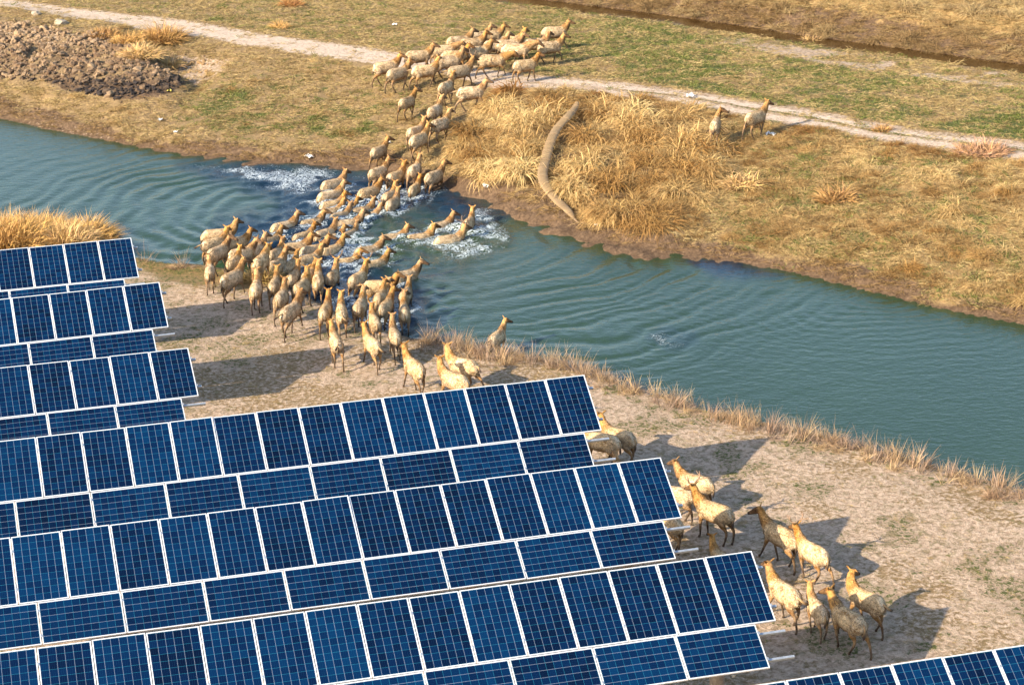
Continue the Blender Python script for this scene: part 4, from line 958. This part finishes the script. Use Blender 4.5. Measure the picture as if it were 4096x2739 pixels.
    mixm(np.array([.78, .68, .52]), rump * sst(.15, .07, np.abs(y)) * .7); mixm(np.array([.13, .075, .045]), rump * sst(.045, .02, np.abs(y)) * (z < .98))
    shag = sst(.60, .74, z) * sst(.62, .44, x)
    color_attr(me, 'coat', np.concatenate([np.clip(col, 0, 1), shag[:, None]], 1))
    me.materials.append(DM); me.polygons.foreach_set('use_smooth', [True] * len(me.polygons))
    # loose winter hair: thin flakes lying backwards over the trunk
    tri = np.array([p.vertices[:3] for p in me.polygons]); cen = co[tri].mean(1); nn = no[tri].mean(1); sh = shag[tri].mean(1); cc = np.clip(col, 0, 1)[tri].mean(1)
    pk = np.where((sh > .4))[0]; pk = pk[rng.integers(0, len(pk), 1500)]
    c0 = cen[pk]; n0 = nn[pk] / np.linalg.norm(nn[pk], axis=1, keepdims=True); k = len(pk)
    fl = np.array([-1.0, 0, -.35])[None] + rng.normal(0, .35, (k, 3)); fl -= n0 * (fl * n0).sum(1)[:, None]; fl /= np.linalg.norm(fl, axis=1, keepdims=True)
    sdv = np.cross(fl, n0); ln = rng.uniform(.04, .095, k)[:, None]; wd = rng.uniform(.006, .015, k)[:, None]
    A = c0 - sdv * wd + n0 * .001; B_ = c0 + sdv * wd + n0 * .001; T_ = c0 + fl * ln + n0 * rng.uniform(.010, .030, k)[:, None]
    Vh = np.stack([A, B_, T_], 1).reshape(-1, 3); Fh = np.arange(3 * k).reshape(-1, 3)
    hm_ = bpy.data.meshes.new('coat'); hm_.from_pydata(Vh.tolist(), [], Fh.tolist()); hm_.materials.append(DM)
    ch = np.clip(cc[pk] * rng.uniform(.45, 1.35, k)[:, None], 0, 1); color_attr(hm_, 'coat', np.concatenate([np.repeat(ch, 3, 0), np.full((3 * k, 1), .3)], 1))
    return me, hm_, hp0, fwd, lat, upv, ax
def tail_mesh(kind):
    if kind == 0: p = [(-.66, 0, 1.02), (-.725, .005, .96), (-.745, .01, .84), (-.74, .015, .70), (-.735, .02, .58)]
    elif kind == 1: p = [(-.66, 0, 1.02), (-.76, .02, 1.03), (-.86, .07, 1.00), (-.96, .12, .95), (-1.04, .17, .93)]
    else: p = [(-.66, 0, 1.02), (-.75, -.02, .98), (-.80, -.09, .90), (-.80, -.19, .83), (-.78, -.29, .80)]
    r = [(.030, .030), (.032, .032), (.030, .034), (.036, .042), (.006, .008)]
    V, Fc = path_loft(p, r, 9, Vector((0, 1, 0)) if kind == 0 else Vector((0, 0, 1)))
    me = bpy.data.meshes.new('tail'); me.from_pydata([tuple(v) for v in V], [], Fc); me.materials.append(mt_)
    me.polygons.foreach_set('use_smooth', [True] * len(me.polygons))
    n = len(V); f = (np.arange(n) // 9) / (n / 9 - 1)
    c = np.array([.42, .27, .13])[None] * (1 - sst(.35, .75, f))[:, None] + np.array([.045, .028, .020])[None] * sst(.35, .75, f)[:, None]
    color_attr(me, 'coat', np.concatenate([c, np.ones((n, 1))], 1)); return me
def antler_mesh(sd, hp0, fwd, lat, up, ax):
    z = Vector((0, 0, 1)); b = hp0 + lat * sd * .045 + up * .075
    V = []; Fc = []
    def add(pts, rad):
        v, f = path_loft([b + fwd * p[0] + lat * sd * p[1] + z * p[2] for p in pts], [(r, r) for r in rad], 7, Vector((.3, .2, .9)))
        q = len(V); V.extend(tuple(x) for x in v); Fc.extend(tuple(q + i for i in g) for g in f)
    add([(0, 0, -.02), (.0, .05, .06), (-.02, .14, .12), (-.03, .20, .22), (.0, .20, .34)], [.024, .022, .021, .019, .010])
    add([(-.02, .13, .11), (-.12, .17, .15), (-.24, .18, .19), (-.33, .17, .27)], [.020, .018, .016, .008])
    add([(-.03, .195, .20), (.06, .21, .25), (.12, .20, .32)], [.017, .014, .007])
    me = bpy.data.meshes.new('antler'); me.from_pydata(V, [], Fc); me.materials.append(mh); me.polygons.foreach_set('use_smooth', [True] * len(me.polygons)); return me
CACHE = {}; TAILS = [tail_mesh(k) for k in range(3)]; ANT = {}
def add_deer():
    for i, (px, py, pz, a, dep, hp, lp, sz, an, tl, lab) in enumerate(SPOTS):
        key = (lp, hp)
        if key not in CACHE: CACHE[key] = deer_mesh(lp, hp)
        me, hair, *hd = CACHE[key]
        o = bpy.data.objects.new('deer', me); C.objects.link(o); o.location = (px, py, pz - .01); o.rotation_euler = (0, 0, a + random.uniform(-.06, .06)); o.scale = (sz, sz * random.uniform(.94, 1.06), sz)
        grp = 'deer on the far bank' if i < 30 or i >= len(SPOTS) - 2 else ('deer crossing the river' if dep > 0 else 'deer on the near bank')
        tag(o, lab, 'deer', grp)
        for nm, m_ in (('coat', hair), ('tail', TAILS[tl])):
            c = bpy.data.objects.new(nm, m_); C.objects.link(c); c.parent = o
        if an:
            if key not in ANT: ANT[key] = [antler_mesh(s, *hd) for s in (-1, 1)]
            for m_ in ANT[key]:
                c = bpy.data.objects.new('antler', m_); C.objects.link(c); c.parent = o
add_deer()

# ------------------------------------------------------------------ small things lying about
def zat(x, y, it=8):
    z = .3
    for _ in range(it): p = unD(x, y, z); z = .5 * z + .5 * float(height(np.array([p[0]]), np.array([p[1]]))[0])
    return Vector((p[0], p[1], z))
def simple(name, color, rough=.8, transl=0):
    m, t, b = mat(name); tc = N(t, 'ShaderNodeTexCoord').outputs['Object']; n = noise(t, tc, 12, 4)
    L(t, mixc(t, n, tuple(c * .75 for c in color), tuple(min(1, c * 1.15) for c in color)), b.inputs['Base Color']); b.inputs['Roughness'].default_value = rough; return m
MW = simple('white_plastic', (.80, .80, .78), .5); MY = simple('yellow_plastic', (.75, .62, .12), .5); MST = simple('pale_stone', (.33, .27, .20)); MBR = simple('dead_wood', (.16, .10, .07))
def scrap(x, y, s, m, label, seed):
    s *= .72; p = zat(x, y); r = np.random.default_rng(seed); V = []; Fc = []; n = 6
    for j in range(n):
        for i in range(n):
            u, v = (i / (n - 1) - .5), (j / (n - 1) - .5)
            V.append((s * (u * 1.5 + r.normal(0, .07)), s * (v * 1.1 + r.normal(0, .07)), .07 + s * (.25 * math.sin(u * 7 + seed) * math.cos(v * 6) + r.uniform(0, .25))))
    for j in range(n - 1):
        for i in range(n - 1):
            if r.uniform() < .85: Fc.append((j * n + i, j * n + i + 1, (j + 1) * n + i + 1, (j + 1) * n + i))
    o = mesh_obj('plastic_scrap', V, Fc, m); o.location = p; o.rotation_euler.z = r.uniform(0, 6)
    md = o.modifiers.new('t', 'SOLIDIFY'); md.thickness = .006; tag(o, label, 'litter', 'scraps of litter on the banks'); return o
scrap(367, 278, .22, MW, 'narrow white scrap on the brown lower bank at the far left', 1)
scrap(402, 306, .16, MW, 'small white scrap low on the bank below the dug earth', 2)
scrap(708, 362, .30, MW, 'torn white bag on the mud at the waterline, left of the herd', 3)
scrap(388, 211, .20, MY, 'yellow scrap lying on the dark wet clods', 4)
scrap(1581, 224, .36, MW, 'white crumpled sheet lying on the track', 5)
scrap(1765, 311, .34, MW, 'white crumpled bag in the grass right of the two lone deer', 6)
scrap(1604, 433, .22, MW, 'round white scrap amid the straw on the slope', 7)
scrap(1114, 430, .30, MW, 'white and pink scrap on the mud where the herd leaves the river', 8)
scrap(1365, 519, .15, MW, 'tiny white scrap on the mud beside the net tube', 9)
scrap(905, 60, .22, MW, 'small white scrap on the meadow above the far herd', 10)
scrap(890, 330, .20, MW, 'white curl of plastic on the slope left of the climbing deer', 12)
def stone(x, y, s, label, seed):
    bm = lump(seed, .3, 2); me = bpy.data.meshes.new('stone'); bm.to_mesh(me); bm.free(); me.materials.append(MST)
    o = bpy.data.objects.new('stone', me); C.objects.link(o); o.location = zat(x, y) + Vector((0, 0, s * .3)); o.scale = (s * 1.3, s, s); tag(o, label, 'stone', 'stones on the ground')
stone(140, 57, .26, 'pale boulder at the top edge of the dug earth', 41); stone(83, 36, .19, 'pale stone beside the track near the upper left corner', 42)
stone(363, 778, .11, 'small brown stone on the grass right of the third solar row', 43)
def branch():
    p = zat(1118, 850); b = p + Vector((0, 0, .03))
    pts = [(-.75, -.05, .02), (-.35, .22, .05), (.05, .30, .03), (.55, .16, .06)]
    V, Fc = path_loft([b + Vector(q) for q in pts], [(.016, .016), (.014, .014), (.012, .012), (.005, .005)], 6)
    root = mesh_obj('fallen_branch', [tuple(v) for v in V], Fc, MBR)
    V, Fc = path_loft([b + Vector(q) for q in [(-.75, -.05, .02), (-.2, -.16, .04), (.35, -.13, .03)]], [(.014, .014), (.011, .011), (.005, .005)], 6)
    t = mesh_obj('twig', [tuple(v) for v in V], Fc, MBR, root); tag(root, 'bent dark branch on the sand in front of the shaggy deer', 'branch')
branch()
def net_tube():
    pts = [(1322, 262), (1316, 276), (1300, 294), (1278, 316), (1265, 338), (1256, 362), (1249, 388), (1243, 412), (1246, 434), (1260, 455), (1280, 476), (1302, 496), (1316, 512)]
    P = [zat(x, y) + Vector((0, 0, .50 - .028 * i)) for i, (x, y) in enumerate(pts)]
    m, t, b = mat('fishing_net'); b.inputs['Base Color'].default_value = (.34, .22, .11, 1); b.inputs['Roughness'].default_value = .8
    tc = N(t, 'ShaderNodeTexCoord').outputs['Object']; n = noise(t, tc, 3, 3)
    L(t, mixc(t, n, (.20, .13, .065), (.42, .29, .15)), b.inputs['Base Color']); b.inputs['Alpha'].default_value = .72
    r = [(.08, .04)] + [(.14, .08), (.18, .10)] + [(.19, .07)] * 7 + [(.19, .07), (.15, .06), (.05, .03)]
    V, Fc = path_loft(P, r, 12, sub=4)
    root = mesh_obj('fishing_net_tube', [tuple(v) for v in V], Fc, m, smooth=True); tag(root, 'long brown mesh fishing net tube draped down the straw slope', 'fishing net')
    mr = simple('net_hoop', (.28, .19, .11)); nst = 4
    rings = len(V) // 12
    for k in range(3, rings - 2, 3):
        c = sum((Vector(v) for v in V[k * 12:(k + 1) * 12]), Vector()) / 12; nx = sum((Vector(v) for v in V[(k + 1) * 12:(k + 2) * 12]), Vector()) / 12; d = (nx - c).normalized()
        Vh = []; Fh = []
        for i in range(12):
            q = Vector(V[k * 12 + i]); o_ = (q - c).normalized()
            for s_ in range(4):
                a = 2 * math.pi * s_ / 4; Vh.append(tuple(q + o_ * (.008 + .012 * math.cos(a)) + d * .012 * math.sin(a)))
        for i in range(12):
            for s_ in range(4): Fh.append((i * 4 + s_, i * 4 + (s_ + 1) % 4, ((i + 1) % 12) * 4 + (s_ + 1) % 4, ((i + 1) % 12) * 4 + s_))
        mesh_obj('hoop', Vh, Fh, mr, root)
    V2, F2 = path_loft([P[-1], P[-1] + Vector((.15, -.1, -.1)), P[-1] + Vector((.45, -.12, -.14))], [(.05, .05), (.025, .025), (.012, .012)], 7)
    mesh_obj('tied_end', [tuple(v) for v in V2], F2, mr, root)
net_tube()

# tussocks big enough to be picked out
def tussock(x, y, h, wd, n, tint, label, seed, z=None, lean=.35):
    r = np.random.default_rng(seed); p = zat(x, y) if z is None else Vector(unD(x, y, z))
    V = []; Fc = []; Cc = []
    for k in range(n):
        a = r.uniform(0, 6.28); q = wd * math.sqrt(r.uniform()); b = np.array([q * math.cos(a), q * math.sin(a) * .8, -.05]); l = h * r.uniform(.55, 1.1) * (1 - .35 * (q / wd) ** 2)
        d = np.array([r.normal(0, lean) + .5 * math.cos(a) * q / wd, r.normal(0, lean) + .5 * math.sin(a) * q / wd, 1.0]); d /= np.linalg.norm(d)
        s = np.cross(d, [r.normal(), r.normal(), .2]); s /= np.linalg.norm(s); w0 = r.uniform(.010, .024); br = r.uniform(.6, 1.25); base = len(V)
        c = np.array(tint) * br * np.array([1, r.uniform(.9, 1.05), r.uniform(.8, 1.1)])
        for j in range(4):
            f = j / 3; wv = w0 * (1 - f ** 1.6)
            if j < 3: V += [b - s * wv, b + s * wv]; Cc += [(*c, 1)] * 2
            else: V.append(b.copy()); Cc.append((*c, 1))
            d = d + np.array([d[0] * .3, d[1] * .3, -.38 * (.4 + f)]); d /= np.linalg.norm(d); b = b + d * l / 3
        for j in range(2): Fc.append((base + 2 * j, base + 2 * j + 1, base + 2 * j + 3, base + 2 * j + 2))
        Fc.append((base + 4, base + 5, base + 6))
    o = mesh_obj('grass_tussock', np.array(V), Fc, TM); color_attr(o.data, 'bl', np.array(Cc)); o.location = p
    tag(o, label, 'grass tussock', 'big dry grass tussocks'); return o
TM, t_, b_ = mat('tussock_blade'); vc = N(t_, 'ShaderNodeVertexColor', layer_name='bl'); L(t_, vc.outputs[0], b_.inputs['Base Color']); b_.inputs['Roughness'].default_value = .7; b_.inputs['Specular IOR Level'].default_value = .2
GO = (.58, .36, .13); LT = (.62, .42, .19); DKT = (.42, .25, .10)
tussock(20, 560, 1.5, 1.5, 3200, GO, 'golden grass tussock filling the left edge behind the farthest solar row', 60, lean=.22)
tussock(95, 548, 1.5, 1.2, 2800, GO, 'rounded golden tussock, tallest one behind the farthest solar row', 61, lean=.22)
tussock(150, 560, 1.15, .9, 1600, LT, 'pale golden tussock between the two tall ones behind the farthest solar row', 62, lean=.25)
tussock(195, 556, 1.45, .85, 2200, GO, 'golden tussock nearest the water behind the farthest solar row', 63, lean=.22)
tussock(240, 566, .8, .5, 500, DKT, 'low brownish grass tuft at the water edge right of the golden tussocks', 64, lean=.3)
tussock(372, 98, 1.35, .85, 1500, (.50, .30, .11), 'tall rust-gold tussock above the dug earth, beside the track', 65)
tussock(325, 128, 1.1, .75, 900, LT, 'pale drooping grass below the tall rust-gold tussock', 66, lean=.6)
tussock(300, 95, .7, .8, 800, GO, 'golden grass fringe left of the tall rust-gold tussock', 67)
tussock(240, 80, .6, .9, 700, DKT, 'brown grass fringe between the track and the dug earth', 68)
tussock(390, 150, .9, .5, 500, LT, 'straw clump hanging over the sandy cut', 69, lean=.7)
tussock(667, 15, .75, .45, 500, (.46, .24, .09), 'rust brown bush at the top edge, on the meadow', 70)
tussock(640, 66, .7, .30, 260, GO, 'small golden tussock on the meadow beside the track', 71)
tussock(600, 640, .7, .55, 900, (.42, .30, .12), 'grass tuft trodden by the herd at the near water edge', 72, lean=.5)
tussock(2020, 300, .5, .3, 200, DKT, 'brown tuft on the grass strip between the wheel tracks', 73)
tussock(1858, 92, .7, .3, 220, LT, 'single straw tuft on the near edge of the ditch', 74)
tussock(1700, 425, 1.0, .6, 500, LT, 'pale straw tussock on the right-hand slope', 75, lean=.6)
tussock(1915, 460, 1.0, .5, 450, DKT, 'upright brown tussock in the middle of the right-hand slope', 76, lean=.4)
tussock(2250, 350, .9, .9, 700, (.42, .25, .14), 'red-brown tussock below the track near the right edge', 77, lean=.5)
bpy.context.view_layer.update()
